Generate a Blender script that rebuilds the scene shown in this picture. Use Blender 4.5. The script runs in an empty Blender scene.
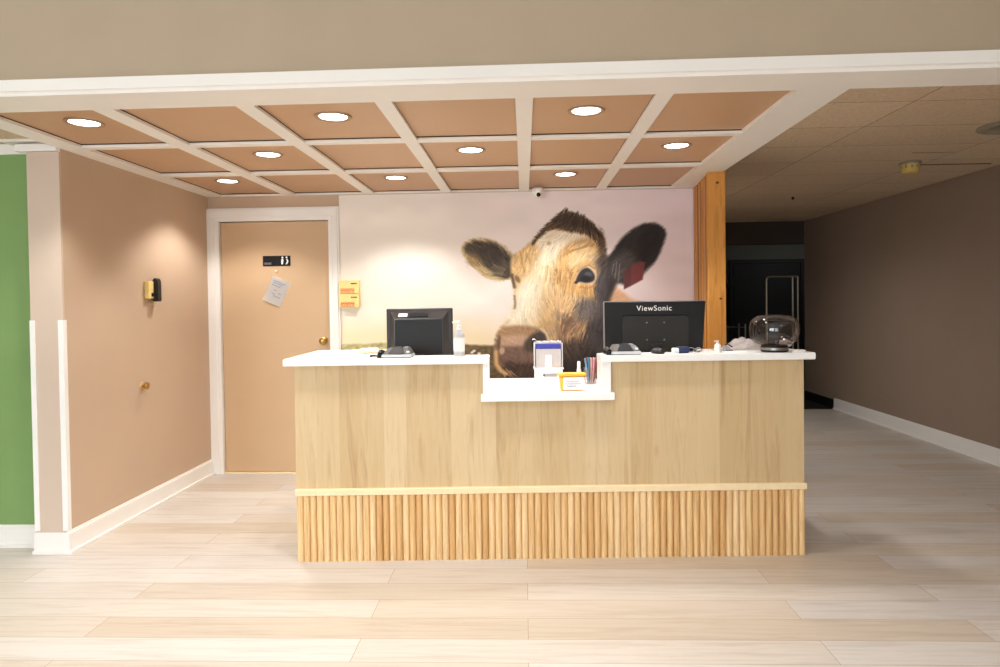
import bpy, bmesh, math, random
import numpy as np
from mathutils import Vector, Matrix
random.seed(7); rng = np.random.default_rng(11)
PI = math.pi
S = bpy.context.scene
COL = S.collection

# ------------------------------------------------------------------ colour / materials
def lin(c):
    return tuple(((x/255.)/12.92 if x/255. <= .04045 else ((x/255.+.055)/1.055)**2.4) for x in c)
# lamp strengths and colours
CE, CC = 39, (1., .99, .97)
FE, FC = 134, (.95, .985, 1.06)
WE = (52, 52, 0)
MATS = {}
def base(name):
    m = bpy.data.materials.new(name); m.use_nodes = True
    nt = m.node_tree; b = nt.nodes['Principled BSDF']
    MATS[name] = m
    return m, nt, b
def N(nt, t, **kw):
    n = nt.nodes.new(t)
    for k, v in kw.items():
        if k in n.inputs: n.inputs[k].default_value = v
        else: setattr(n, k, v)
    return n
def mapped(nt, scale, coord='Object', rot=(0,0,0)):
    tc = nt.nodes.new('ShaderNodeTexCoord'); mp = nt.nodes.new('ShaderNodeMapping')
    mp.inputs['Scale'].default_value = scale; mp.inputs['Rotation'].default_value = rot
    nt.links.new(tc.outputs[coord], mp.inputs['Vector'])
    return mp.outputs['Vector']
def mixc(nt, fac, a, b, blend='MIX'):
    n = nt.nodes.new('ShaderNodeMix'); n.data_type = 'RGBA'; n.blend_type = blend
    for s, v in ((n.inputs[0], fac), (n.inputs[6], a), (n.inputs[7], b)):
        if hasattr(v, 'is_linked') or hasattr(v, 'links'): nt.links.new(v, s)
        else: s.default_value = (*v, 1) if isinstance(v, tuple) and len(v) == 3 else v
    return n.outputs[2]
def ramp(nt, src, stops):
    r = nt.nodes.new('ShaderNodeValToRGB'); nt.links.new(src, r.inputs[0])
    el = r.color_ramp.elements
    while len(el) < len(stops): el.new(.5)
    for e, (p, c) in zip(el, stops): e.position = p; e.color = (*c, 1)
    return r.outputs[0]
def paint(name, c, rough=.6, var=.04, scale=9., bump=0., spec=.3, metal=0., bscale=180.):
    """a plain finish with a little unevenness of its own"""
    m, nt, b = base(name); c = lin(c)
    v = mapped(nt, (scale,)*3)
    n = N(nt, 'ShaderNodeTexNoise', Scale=1., Detail=3.); nt.links.new(v, n.inputs['Vector'])
    d = tuple(x*(1-var) for x in c); l = tuple(min(1, x*(1+var)) for x in c)
    nt.links.new(ramp(nt, n.outputs['Fac'], [(.3, d), (.7, l)]), b.inputs['Base Color'])
    b.inputs['Roughness'].default_value = rough; b.inputs['Metallic'].default_value = metal
    b.inputs['Specular IOR Level'].default_value = spec
    if bump:
        n2 = N(nt, 'ShaderNodeTexNoise', Scale=bscale, Detail=2.); nt.links.new(mapped(nt, (1,1,1)), n2.inputs['Vector'])
        bp = N(nt, 'ShaderNodeBump', Strength=bump, Distance=.002); nt.links.new(n2.outputs['Fac'], bp.inputs['Height'])
        nt.links.new(bp.outputs['Normal'], b.inputs['Normal'])
    return m

WALLC = (197, 171, 146)
M_wall = paint('taupe_wall_paint', WALLC, .7, .02, 3, .05)
M_wall_front = paint('khaki_wall_paint', (178, 161, 138), .7, .02, 3, .05)
M_wall_dim = paint('taupe_wall_dim', (152, 132, 115), .7, .02, 3, .05)  # same taupe paint, darkened in the colour for the dim corridor
M_pillar = paint('pale_pillar_paint', (206, 186, 168), .7, .02, 3, .04)
M_green = paint('green_wall_paint', (128, 160, 98), .6, .03, 4, .04)
M_white = paint('white_trim_paint', (240, 236, 230), .45, .01, 5)
M_panel = paint('tan_ceiling_panel', (195, 158, 124), .42, .03, 2, .03)
M_door = paint('tan_door_paint', (202, 170, 134), .5, .015, 4)
M_quartz = paint('white_quartz', (248, 246, 242), .25, .012, 30, spec=.5)
M_black = paint('black_plastic', (22, 21, 20), .45, .06, 30, spec=.3)
M_dark = paint('dark_grey_plastic', (38, 36, 34), .4, .05, 30, spec=.35)
M_gloss = paint('glossy_grey_plastic', (58, 54, 52), .2, .04, 20, spec=.6)
M_film = paint('grey_white_wrapping', (214, 204, 198), .4, .08, 40, spec=.5)
M_phone = paint('warm_grey_plastic', (84, 80, 76), .35, .06, 30, spec=.5)
M_silver = paint('silver_plastic', (205, 205, 205), .3, .03, 30, spec=.5)
M_gapshade = paint('dark_gap_shade', (52, 34, 24), .8, .05, 20)  # solid dark colour painted as the shade in the coffer gaps
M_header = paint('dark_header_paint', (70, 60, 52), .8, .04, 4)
M_knot = paint('dark_pine_knot', (104, 56, 26), .6, .1, 60)
M_pinegap = paint('dark_backing_pine', (120, 66, 28), .7, .1, 20)  # darker brown backing that shows between the slats
M_baffle = paint('tan_baffle', (168, 136, 108), .5, .03, 30)
M_wplas = paint('white_plastic', (240, 238, 234), .35, .01, 30, spec=.5)
M_cream = paint('cream_paper', (236, 222, 190), .8, .03, 40)
M_paper = paint('white_paper', (238, 234, 228), .8, .02, 40)
M_brass = paint('brass', (196, 160, 92), .28, .05, 30, metal=1.)
M_steel = paint('dull_steel', (150, 148, 142), .35, .05, 30, metal=1.)
M_yellow = paint('pale_yellow_card', (243, 216, 142), .6, .03, 30)
M_red = paint('red_print', (214, 96, 62), .6, .03, 60)
M_ink = paint('black_print', (22, 20, 20), .75, .03, 60)
M_bluei = paint('blue_grey_ink', (150, 165, 200), .7, .05, 60)
M_orange = paint('orange_yellow_plastic', (246, 186, 66), .4, .03, 30)
M_violet = paint('violet_blue_print', (70, 70, 168), .5, .04, 60)
M_greyp = paint('grey_plastic', (150, 145, 148), .4, .04, 40)
M_navy = paint('navy_cover', (48, 56, 92), .5, .06, 60)
M_pink = paint('pink_plastic', (196, 120, 130), .35, .04, 60)
M_maroon = paint('maroon_plastic', (120, 52, 60), .35, .05, 60)
M_teal = paint('blue_plastic', (98, 160, 186), .35, .05, 60)
M_grommet = paint('tan_putty', (206, 170, 130), .5, .03, 40)
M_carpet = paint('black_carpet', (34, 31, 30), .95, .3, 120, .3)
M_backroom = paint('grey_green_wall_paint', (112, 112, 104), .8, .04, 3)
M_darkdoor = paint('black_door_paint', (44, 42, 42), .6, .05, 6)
M_blackbase = paint('black_rubber_base', (20, 19, 19), .6, .05, 20)
M_amber = paint('yellowed_plastic', (214, 184, 104), .45, .06, 40)
M_vent = paint('grey_vent_enamel', (150, 142, 124), .5, .04, 30)
M_chrome = paint('brushed_metal_tube', (196, 182, 160), .3, .04, 40, metal=.6)

def emit(name, c, s):
    m, nt, b = base(name)
    b.inputs['Base Color'].default_value = (.8, .8, .8, 1)
    n = N(nt, 'ShaderNodeTexNoise', Scale=3.); nt.links.new(mapped(nt, (1,1,1)), n.inputs['Vector'])
    b.inputs['Emission Color'].default_value = (*c, 1); b.inputs['Emission Strength'].default_value = s
    nt.links.new(ramp(nt, n.outputs['Fac'], [(0, tuple(x*.96 for x in c)), (1, c)]), b.inputs['Emission Color'])
    return m
M_lens = emit('lit_lamp_lens', (1., .96, .90), 9.)
M_sky = emit('bright_window_daylight', (.74, .88, 1.), 6.)

def clear(name, tint, gloss_rough=.03, alpha=.12, refl=.5):
    """thin clear plastic or glass: mostly transparent, reflecting at a glancing angle"""
    m, nt, b = base(name)
    nt.nodes.remove(b); out = nt.nodes['Material Output']
    t = N(nt, 'ShaderNodeBsdfTransparent'); t.inputs['Color'].default_value = (*tint, 1)
    g = N(nt, 'ShaderNodeBsdfGlossy', Roughness=gloss_rough); g.inputs['Color'].default_value = (1, 1, 1, 1)
    lw = N(nt, 'ShaderNodeLayerWeight', Blend=refl)
    n = N(nt, 'ShaderNodeTexNoise', Scale=6.); nt.links.new(mapped(nt, (1,1,1)), n.inputs['Vector'])
    mm = N(nt, 'ShaderNodeMath', operation='MULTIPLY_ADD'); mm.inputs[1].default_value = .32; mm.inputs[2].default_value = alpha
    nt.links.new(lw.outputs['Fresnel'], mm.inputs[0])
    mx = N(nt, 'ShaderNodeMixShader'); nt.links.new(mm.outputs[0], mx.inputs[0])
    nt.links.new(t.outputs[0], mx.inputs[1]); nt.links.new(g.outputs[0], mx.inputs[2])
    nt.links.new(mx.outputs[0], out.inputs['Surface'])
    return m
M_smoke = clear('smoke_tinted_glass', (.64, .59, .57), .02, .045, .2)
M_acryl = clear('clear_acrylic', (.95, .94, .95), .1, .04, .3)
M_bottle, _nt, _b = base('frosted_bottle_plastic')
_n = N(_nt, 'ShaderNodeTexNoise', Scale=20.); _nt.links.new(mapped(_nt, (1, 1, 1)), _n.inputs['Vector'])
_nt.links.new(ramp(_nt, _n.outputs['Fac'], [(.3, (.86, .86, .87)), (.7, (.92, .92, .92))]), _b.inputs['Base Color'])
_b.inputs['Transmission Weight'].default_value = .55; _b.inputs['Roughness'].default_value = .35; _b.inputs['IOR'].default_value = 1.15

def floor_mat():
    m, nt, b = base('pale_oak_planks')
    v = mapped(nt, (1, 1, 1), 'Object')
    br = N(nt, 'ShaderNodeTexBrick', offset=.37, offset_frequency=2, squash=1.)
    br.inputs['Scale'].default_value = 1.; br.inputs['Brick Width'].default_value = 1.83; br.inputs['Row Height'].default_value = .178
    br.inputs['Mortar Size'].default_value = .0011; br.inputs['Mortar Smooth'].default_value = .1; br.inputs['Bias'].default_value = 0.
    br.inputs['Color1'].default_value = (0, 0, 0, 1); br.inputs['Color2'].default_value = (1, 1, 1, 1); br.inputs['Mortar'].default_value = (.5, .5, .5, 1)
    nt.links.new(v, br.inputs['Vector'])
    tone = ramp(nt, br.outputs['Color'], [(0., lin((194, 179, 160))), (.35, lin((203, 192, 179))), (.7, lin((200, 192, 184))), (1., lin((209, 201, 191)))])
    # grain: long streaks, shifted per plank
    add = N(nt, 'ShaderNodeVectorMath', operation='MULTIPLY_ADD')
    nt.links.new(br.outputs['Color'], add.inputs[0]); add.inputs[1].default_value = (7.3, 3.1, 5.7); nt.links.new(v, add.inputs[2])
    mp = N(nt, 'ShaderNodeMapping'); mp.inputs['Scale'].default_value = (1.1, 16, 1); nt.links.new(add.outputs[0], mp.inputs[0])
    n1 = N(nt, 'ShaderNodeTexNoise', Scale=2.2, Detail=6., Roughness=.6, Distortion=.5); nt.links.new(mp.outputs[0], n1.inputs['Vector'])
    g = ramp(nt, n1.outputs['Fac'], [(.3, lin((226, 216, 208))), (.55, (1, 1, 1)), (.75, lin((242, 234, 226)))])
    c = mixc(nt, .6, tone, g, 'MULTIPLY')
    c = mixc(nt, br.outputs['Fac'], c, lin((150, 120, 92)))
    nt.links.new(c, b.inputs['Base Color'])
    b.inputs['Roughness'].default_value = .42; b.inputs['Specular IOR Level'].default_value = .35
    bp = N(nt, 'ShaderNodeBump', Strength=.12, Distance=.002); nt.links.new(n1.outputs['Fac'], bp.inputs['Height']); nt.links.new(bp.outputs[0], b.inputs['Normal'])
    return m
M_floor = floor_mat()

def stave_mat(name, cols, width, length, rot, grainamt=.8, knots=True):
    """upright boards with grain; x of the rotated object space runs along the grain"""
    m, nt, b = base(name)
    v = mapped(nt, (1, 1, 1), 'Object', rot)
    br = N(nt, 'ShaderNodeTexBrick', offset=.43, offset_frequency=2)
    br.inputs['Scale'].default_value = 1.; br.inputs['Brick Width'].default_value = length; br.inputs['Row Height'].default_value = width
    br.inputs['Mortar Size'].default_value = .0; br.inputs['Color1'].default_value = (0, 0, 0, 1); br.inputs['Color2'].default_value = (1, 1, 1, 1)
    nt.links.new(v, br.inputs['Vector'])
    k = len(cols)
    tone = ramp(nt, br.outputs['Color'], [(i/(k-1), lin(c)) for i, c in enumerate(cols)])
    add = N(nt, 'ShaderNodeVectorMath', operation='MULTIPLY_ADD')
    nt.links.new(br.outputs['Color'], add.inputs[0]); add.inputs[1].default_value = (4.3, 3.1, 5.7); nt.links.new(v, add.inputs[2])
    mp = N(nt, 'ShaderNodeMapping'); mp.inputs['Scale'].default_value = (1.0, 13, 6); nt.links.new(add.outputs[0], mp.inputs[0])
    n1 = N(nt, 'ShaderNodeTexNoise', Scale=1.6, Detail=6., Roughness=.6, Distortion=.7); nt.links.new(mp.outputs[0], n1.inputs['Vector'])
    g = ramp(nt, n1.outputs['Fac'], [(.25, lin((196, 168, 136))), (.5, (1, 1, 1)), (.72, lin((240, 228, 210)))])
    c = mixc(nt, grainamt, tone, g, 'MULTIPLY')
    if knots:
        mp2 = N(nt, 'ShaderNodeMapping'); mp2.inputs['Scale'].default_value = (3.2, 7.5, 3); nt.links.new(add.outputs[0], mp2.inputs[0])
        vo = N(nt, 'ShaderNodeTexVoronoi', Scale=1.); nt.links.new(mp2.outputs[0], vo.inputs['Vector'])
        kf = ramp(nt, vo.outputs['Distance'], [(.02, (.5, .5, .5)), (.14, (0, 0, 0))])
        c = mixc(nt, kf, c, lin((188, 146, 98)))
    nt.links.new(c, b.inputs['Base Color'])
    b.inputs['Roughness'].default_value = .5; b.inputs['Specular IOR Level'].default_value = .3
    return m
M_oak = stave_mat('pale_oak_boards', [(200, 173, 130), (214, 190, 150), (196, 167, 122), (217, 195, 157)], .118, 4., (PI/2, 0, PI/2), .55)
M_pine = stave_mat('knotty_pine', [(206, 142, 66), (214, 152, 76)], .5, 3., (PI/2, 0, PI/2), .9)
M_strip = paint('pale_birch_strip', (240, 218, 176), .5, .04, 20)
def rod_mat():
    m, nt, b = base('honey_pine_rods')
    ge = N(nt, 'ShaderNodeNewGeometry')
    tone = ramp(nt, ge.outputs['Random Per Island'], [(0, lin((216, 172, 114))), (.3, lin((232, 194, 138))), (.65, lin((238, 204, 150))), (1, lin((242, 212, 164)))])
    n1 = N(nt, 'ShaderNodeTexNoise', Scale=1., Detail=4.); nt.links.new(mapped(nt, (90, 90, 5)), n1.inputs['Vector'])
    g = ramp(nt, n1.outputs['Fac'], [(.3, lin((214, 190, 160))), (.6, (1, 1, 1))])
    nt.links.new(mixc(nt, .6, tone, g, 'MULTIPLY'), b.inputs['Base Color'])
    b.inputs['Roughness'].default_value = .45
    return m
M_rods = rod_mat()
def tile_mat():
    m, nt, b = base('mineral_ceiling_tiles')
    v = mapped(nt, (1, 1, 1), 'Object')
    br = N(nt, 'ShaderNodeTexBrick', offset=.0, offset_frequency=2)
    br.inputs['Scale'].default_value = 1.; br.inputs['Brick Width'].default_value = 1.04; br.inputs['Row Height'].default_value = .52
    br.inputs['Mortar Size'].default_value = .003; br.inputs['Mortar Smooth'].default_value = .2
    br.inputs['Color1'].default_value = (*lin((206, 184, 156)), 1); br.inputs['Color2'].default_value = (*lin((214, 194, 166)), 1); br.inputs['Mortar'].default_value = (*lin((120, 100, 78)), 1)
    nt.links.new(v, br.inputs['Vector'])
    n = N(nt, 'ShaderNodeTexNoise', Scale=60., Detail=3.); nt.links.new(v, n.inputs['Vector'])
    c = mixc(nt, .25, br.outputs['Color'], ramp(nt, n.outputs['Fac'], [(.35, lin((170, 165, 160))), (.6, (1, 1, 1))]), 'MULTIPLY')
    nt.links.new(c, b.inputs['Base Color']); b.inputs['Roughness'].default_value = .9
    return m
M_tiles = tile_mat()

# ------------------------------------------------------------------ mesh helpers
def nb(): return bmesh.new()
def xf(verts, mat):
    for v in verts: v.co = mat @ v.co
def box(bm, x0, x1, y0, y1, z0, z1, bev=0., mat=None, seg=2):
    r = bmesh.ops.create_cube(bm, size=1.); vs = r['verts']
    for v in vs:
        v.co = Vector(((x0+x1)/2 + v.co.x*(x1-x0), (y0+y1)/2 + v.co.y*(y1-y0), (z0+z1)/2 + v.co.z*(z1-z0)))
    if bev > 0:
        es = list({e for v in vs for e in v.link_edges})
        r2 = bmesh.ops.bevel(bm, geom=es, offset=bev, segments=seg, affect='EDGES', profile=.5)
        vs = list({v for f in r2['faces'] for v in f.verts} | {v for v in vs if v.is_valid})
    if mat is not None:
        for v in vs: v.co = mat @ v.co
    return vs
def prism(bm, poly, axis, a, b, mat=None):
    """polygon (list of 2D points) extruded along axis ('x','y','z') from a to b"""
    def P(p, t):
        return Vector((t, p[0], p[1])) if axis == 'x' else Vector((p[0], t, p[1])) if axis == 'y' else Vector((p[0], p[1], t))
    va = [bm.verts.new(P(p, a)) for p in poly]; vb = [bm.verts.new(P(p, b)) for p in poly]
    n = len(poly)
    bm.faces.new(va); bm.faces.new(list(reversed(vb)))
    for i in range(n): bm.faces.new((va[i], vb[i], vb[(i+1) % n], va[(i+1) % n]))
    if mat is not None: xf(va+vb, mat)
    return va+vb
def lathe(bm, prof, seg=32, mat=None, cap=True):
    """profile [(r, z)...] spun about z"""
    rings = []
    for r, z in prof:
        if r < 1e-5: rings.append([bm.verts.new((0, 0, z))])
        else: rings.append([bm.verts.new((r*math.cos(2*PI*i/seg), r*math.sin(2*PI*i/seg), z)) for i in range(seg)])
    for A, B in zip(rings, rings[1:]):
        for i in range(seg):
            j = (i+1) % seg
            if len(A) == 1 and len(B) == 1: break
            if len(A) == 1: bm.faces.new((A[0], B[i], B[j]))
            elif len(B) == 1: bm.faces.new((A[i], B[0], A[j]))
            else: bm.faces.new((A[i], B[i], B[j], A[j]))
    if cap:
        if len(rings[0]) > 1: bm.faces.new(list(reversed(rings[0])))
        if len(rings[-1]) > 1: bm.faces.new(rings[-1])
    vs = [v for R in rings for v in R]
    if mat is not None: xf(vs, mat)
    return vs
def tube(bm, pts, r, seg=10, mat=None):
    pts = [Vector(p) for p in pts]; rings = []
    for i, p in enumerate(pts):
        d = (pts[min(i+1, len(pts)-1)] - pts[max(i-1, 0)]).normalized()
        u = d.cross(Vector((0, 0, 1)))
        if u.length < 1e-3: u = d.cross(Vector((1, 0, 0)))
        u.normalize(); w = d.cross(u)
        rr = r[i] if isinstance(r, (list, tuple)) else r
        rings.append([bm.verts.new(p + u*rr*math.cos(2*PI*k/seg) + w*rr*math.sin(2*PI*k/seg)) for k in range(seg)])
    for A, B in zip(rings, rings[1:]):
        for k in range(seg): bm.faces.new((A[k], A[(k+1) % seg], B[(k+1) % seg], B[k]))
    bm.faces.new(list(reversed(rings[0]))); bm.faces.new(rings[-1])
    vs = [v for R in rings for v in R]
    if mat is not None: xf(vs, mat)
    return vs
def arc(p0, p1, p2, n=6):
    """quadratic bend from p0 to p2 about p1"""
    p0, p1, p2 = Vector(p0), Vector(p1), Vector(p2)
    return [(1-t)**2*p0 + 2*t*(1-t)*p1 + t*t*p2 for t in [i/n for i in range(n+1)]]
def obj(name, bm, mat, parent=None, loc=None, smooth=False, rot=None):
    bmesh.ops.recalc_face_normals(bm, faces=bm.faces)
    me = bpy.data.meshes.new(name); bm.to_mesh(me); bm.free()
    for m in (mat if isinstance(mat, (list, tuple)) else [mat]): me.materials.append(m)
    if smooth:
        me.polygons.foreach_set('use_smooth', [True]*len(me.polygons))
        try: me.set_sharp_from_angle(angle=math.radians(40))
        except Exception: pass
    o = bpy.data.objects.new(name, me); COL.objects.link(o)
    if parent is not None: o.parent = parent
    if loc is not None: o.location = loc
    if rot is not None: o.rotation_euler = rot
    return o
def thing(name, label, cat, loc=(0, 0, 0), rot=(0, 0, 0), group=None):
    o = bpy.data.objects.new(name, None); COL.objects.link(o)
    o.empty_display_size = .1
    o.location = loc; o.rotation_euler = rot
    return tag(o, label, cat, group)
def tag(o, label, cat, group=None, kind=None):
    o['label'] = label; o['category'] = cat
    if group: o['group'] = group
    if kind: o['kind'] = kind
    return o
def struct(name, bm, mat, label, cat, loc=None, rot=None, parent=None, smooth=False):
    o = obj(name, bm, mat, parent, loc, smooth, rot)
    return tag(o, label, cat, None, 'structure')
def dup(root, loc, rot=None, label=None):
    r = root.copy(); COL.objects.link(r); r.location = loc
    if rot is not None: r.rotation_euler = rot
    if label: r['label'] = label
    for ch in list(root.children):
        c = ch.copy(); COL.objects.link(c); c.parent = r
        for g in list(ch.children):
            d = g.copy(); COL.objects.link(d); d.parent = c
    return r
def lettering(name, text, size, mat, parent, loc, rot, bold=0., depth=.0008, spacing=1.):
    cu = bpy.data.curves.new(name, 'FONT'); cu.body = text; cu.size = size; cu.align_x = 'CENTER'; cu.align_y = 'CENTER'
    cu.extrude = depth; cu.offset = bold; cu.space_character = spacing
    t = bpy.data.objects.new('tmp', cu); COL.objects.link(t)
    me = bpy.data.meshes.new_from_object(t.evaluated_get(bpy.context.evaluated_depsgraph_get()))
    bpy.data.objects.remove(t); me.name = name; me.materials.clear(); me.materials.append(mat)
    o = bpy.data.objects.new(name, me); COL.objects.link(o); o.parent = parent; o.location = loc; o.rotation_euler = rot
    return o

# ------------------------------------------------------------------ room dimensions (metres, camera near the origin)
XL, XR, YB, ZC, ZH = -2.53, 3.77, 5.31, 2.23, 2.39
YE, FX0, FY0, ZF = 9.15, -6.0, -4.2, 2.85
BY0, BY1 = 2.682, 2.893
SK = -.0125                    # the beam runs a touch out of square
def skew(bm):
    for v in bm.verts: v.co.y += SK*v.co.x
    return bm
        # dropped beam in front of the coffers

# floor
bm = nb(); box(bm, FX0-.1, XR+.1, FY0-.1, 8.28, -.1, 0)
struct('floor', bm, M_floor, 'pale oak plank floor running across the lobby', 'floor')
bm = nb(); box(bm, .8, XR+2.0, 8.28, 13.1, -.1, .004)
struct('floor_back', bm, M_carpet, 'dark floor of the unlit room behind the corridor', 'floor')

# walls
bm = nb(); box(bm, XL-.18, XL, 3.6, YB+.1, 0, 2.5)
struct('wall_left', bm, M_wall, 'taupe side wall between the pillar face and the tan door', 'wall')
bm = nb(); box(bm, XL-.19, -2.5695, YB, YB+.1, 0, 2.5); box(bm, -1.463, 1.345, YB, YB+.1, 0, 2.5); box(bm, -2.5695, -1.463, YB, YB+.1, 2.137, 2.5)
struct('wall_back', bm, M_wall, 'taupe back wall around the door and behind the cow picture', 'wall')
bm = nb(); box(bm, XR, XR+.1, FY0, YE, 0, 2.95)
struct('wall_right', bm, M_wall_dim, 'taupe wall along the corridor with dimness put into its colour', 'wall')
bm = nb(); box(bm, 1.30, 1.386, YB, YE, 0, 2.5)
struct('wall_corridor', bm, M_wall_dim, 'corridor wall running back behind the pine column', 'wall')
bm = nb(); box(bm, FX0, XL-.178, 3.70, 3.8, 0, 2.5)
struct('wall_green', bm, M_green, 'green painted wall beside the pillar', 'wall')
bm = nb(); box(bm, FX0-.1, FX0, FY0, 3.8, 0, 2.95)
struct('wall_side', bm, M_wall_front, 'front room side wall', 'wall')
# the wall over the beam, its mouldings
bm = nb(); box(bm, FX0, XR, BY0, BY1, 2.27, 2.95); skew(bm)
struct('wall_front', bm, M_wall_front, 'khaki wall above the white beam', 'wall')
bm = nb(); prism(bm, [(BY0-.022, 2.292), (BY0, 2.300), (BY1, 2.300), (BY1, ZC), (BY0-.006, ZC), (BY0-.012, ZC+.012), (BY0-.022, ZC+.016)], 'x', FX0, XR); skew(bm)
struct('trim_1', bm, M_white, 'white beam with a flat soffit in front of the coffered ceiling', 'beam')
# front room ceiling and rear wall with windows (behind the photographer)
bm = nb(); box(bm, FX0-.1, XR+.1, FY0-.1, BY1-.05, ZF, ZF+.1)
struct('ceiling_front', bm, M_white, 'ceiling of the front room', 'ceiling')
bm = nb()
wins = [(-5.2, -3.6), (-3.3, -1.7), (-.9, .7)]
xs = [FX0] + [x for w in wins for x in w] + [XR]
for a, b in zip(xs[0::2], xs[1::2]): box(bm, a, b, FY0-.1, FY0, 0, ZF)
for a, b in wins: box(bm, a, b, FY0-.1, FY0, 0, .8); box(bm, a, b, FY0-.1, FY0, 2.3, ZF)
struct('wall_rear', bm, M_wall_front, 'front room rear wall with windows', 'wall')
for i, (a, b) in enumerate(wins):
    w = tag(bpy.data.objects.new('window_%d' % (i+1), None), 'white framed window in the rear wall', 'window', None, 'structure'); COL.objects.link(w); w.location = ((a+b)/2, FY0-.05, 0)
    h = (b-a)/2; bm = nb()
    box(bm, -h, h, -.04, .06, .78, .84); box(bm, -h, h, -.04, .06, 2.26, 2.32)
    for x in (-h, -.025, h-.05): box(bm, x, x+.05, -.04, .06, .84, 2.26)
    box(bm, -h, h, -.03, .05, 1.52, 1.56)
    obj('frame', bm, M_white, w)
    bm = nb(); box(bm, -h, h, -.035, -.03, .84, 2.26); obj('pane', bm, M_sky, w)

# coffered ceiling: tan panels, white ribs
bm = nb(); box(bm, XL, 1.30, BY1-.08, YB+.1, ZC+.020, ZC+.06)
struct('ceiling', bm, M_panel, 'tan coffer panels over the reception desk', 'ceiling')
RX = [-1.852, -1.213, -.600, .012, .611]; RWS = [.094, .080, .074, .076, .072]
RY = [(3.592, 3.655), (4.398, 4.478)]; CX0, CX1 = -2.405, 1.160
def coffer_grid(z0, z1, g, bev):
    bm = nb()
    def run(a, b, z0_):
        prism(bm, [(a, BY1+SK*a+.0006), (b, BY1+SK*b+.0006), (b, YB), (a, YB)], 'z', z0_, z1)
    for x, w_ in zip(RX, RWS): run(x-w_/2+g, x+w_/2-g, z0)
    for y0, y1 in RY:
        xs = [(CX0, 0)] + list(zip(RX, RWS)) + [(CX1, 0)]
        for (a, wa), (b, wb) in zip(xs, xs[1:]): box(bm, a+wa/2-2*g-.0005, b-wb/2+2*g+.0005, y0+g, y1-g, z0+.0003, z1, bev, None, 1)
    run(XL, CX0-g, z0)
    box(bm, CX0-2*g, CX1+2*g, YB-.028+g, YB, z0+.0003, z1, bev, None, 1)
    return bm
struct('trim_2', coffer_grid(ZC, ZC+.0145, 0, .002), M_white, 'white ribs framing the coffer panels', 'ceiling trim')
struct('trim_gap_shade', coffer_grid(ZC+.0145, ZC+.0205, .0015, 0), M_gapshade, 'dark strip painted as shade in the gap between the ribs and the coffer panels', 'ceiling trim')
bm = nb(); prism(bm, [(CX1, BY1+SK*CX1+.0006), (1.375, BY1+SK*1.375+.0006), (1.375, YB), (CX1, YB)], 'z', ZC, ZH+.04)
struct('trim_3', bm, M_white, 'wide white soffit edging the coffers along the corridor', 'ceiling trim')
# left alcove ceiling and corridor ceiling
bm = nb(); box(bm, FX0, XL, BY1-.03, 3.8, 2.276, 2.4)
struct('ceiling_side', bm, M_tiles, 'low ceiling over the green wall', 'ceiling')
bm = nb(); box(bm, 1.375, XR, BY1-.06, YE, ZH, ZH+.1)
struct('ceiling_corridor', bm, M_tiles, 'tiled ceiling of the dim corridor', 'ceiling')

# baseboards
def basebd(name, path, label, h=.125, t=.016, closed=False):
    """a skirting board with a shoe strip, along straight runs given as (x0,y0,x1,y1,nx,ny)"""
    bm = nb()
    for x0, y0, x1, y1, nx, ny in path:
        a = (min(x0, x1), min(y0, y1)); b = (max(x0, x1), max(y0, y1))
        for t_, z0, z1, e in ((t, .0, h-.012, .0008), (t*.6, h-.012, h, .0016), (t+.012, 0, .018, 0)):
            ex, ey = (0 if nx else e), (0 if ny else e)
            box(bm, a[0] + min(0, nx*t_) + ex, b[0] + max(0, nx*t_) - ex, a[1] + min(0, ny*t_) + ey, b[1] + max(0, ny*t_) - ey, z0, z1)
    return struct(name, bm, M_white, label, 'baseboard')
basebd('baseboard_left', [(XL, 3.573, XL, YB-.03, 1, 0)], 'white baseboard under the taupe side wall')
basebd('baseboard_pillar', [(XL-.195, 3.6, XL+.0005, 3.6, 0, -1)], 'white baseboard wrapped round the pillar foot', .13)
basebd('baseboard_green', [(FX0, 3.70, XL-.21, 3.70, 0, -1)], 'white baseboard under the green wall', .125)
basebd('baseboard_right', [(XR, FY0, XR, 8.28, -1, 0)], 'white baseboard along the dim corridor wall', .135)
bm = nb(); box(bm, XR-.014, XR, 8.28, YE, 0, .115)
struct('baseboard_back', bm, M_blackbase, 'black cove base at the far end of the corridor', 'baseboard')

# pillar face with corner guards and cap
bm = nb(); box(bm, XL-.180, XL+.002, 3.585, 3.6, .0, 2.21)
pil = struct('pillar', bm, M_pillar, 'pale pillar face at the end of the side wall with white corner guards', 'pillar')
for x0, x1 in ((XL-.183, XL-.154), (XL-.024, XL+.006)):
    bm = nb(); box(bm, x0, x1, 3.579, 3.61 if x0 > -2.6 else 3.70, .128, 1.29, .001, None, 1); obj('corner_guard', bm, M_wplas, pil)
bm = nb(); box(bm, XL-.23, XL, 3.565, 3.6, 2.212, 2.25); box(bm, XL-.30, XL-.05, 3.55, 3.70, 2.262, 2.29)
obj('cap_moulding', bm, M_white, pil)
bm = nb(); prism(bm, [(3.70, 2.226), (3.685, 2.226), (3.660, 2.276), (3.70, 2.276)], 'x', FX0, XL-.19)
struct('trim_4', bm, M_white, 'white moulding along the top of the green wall', 'moulding')

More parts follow.
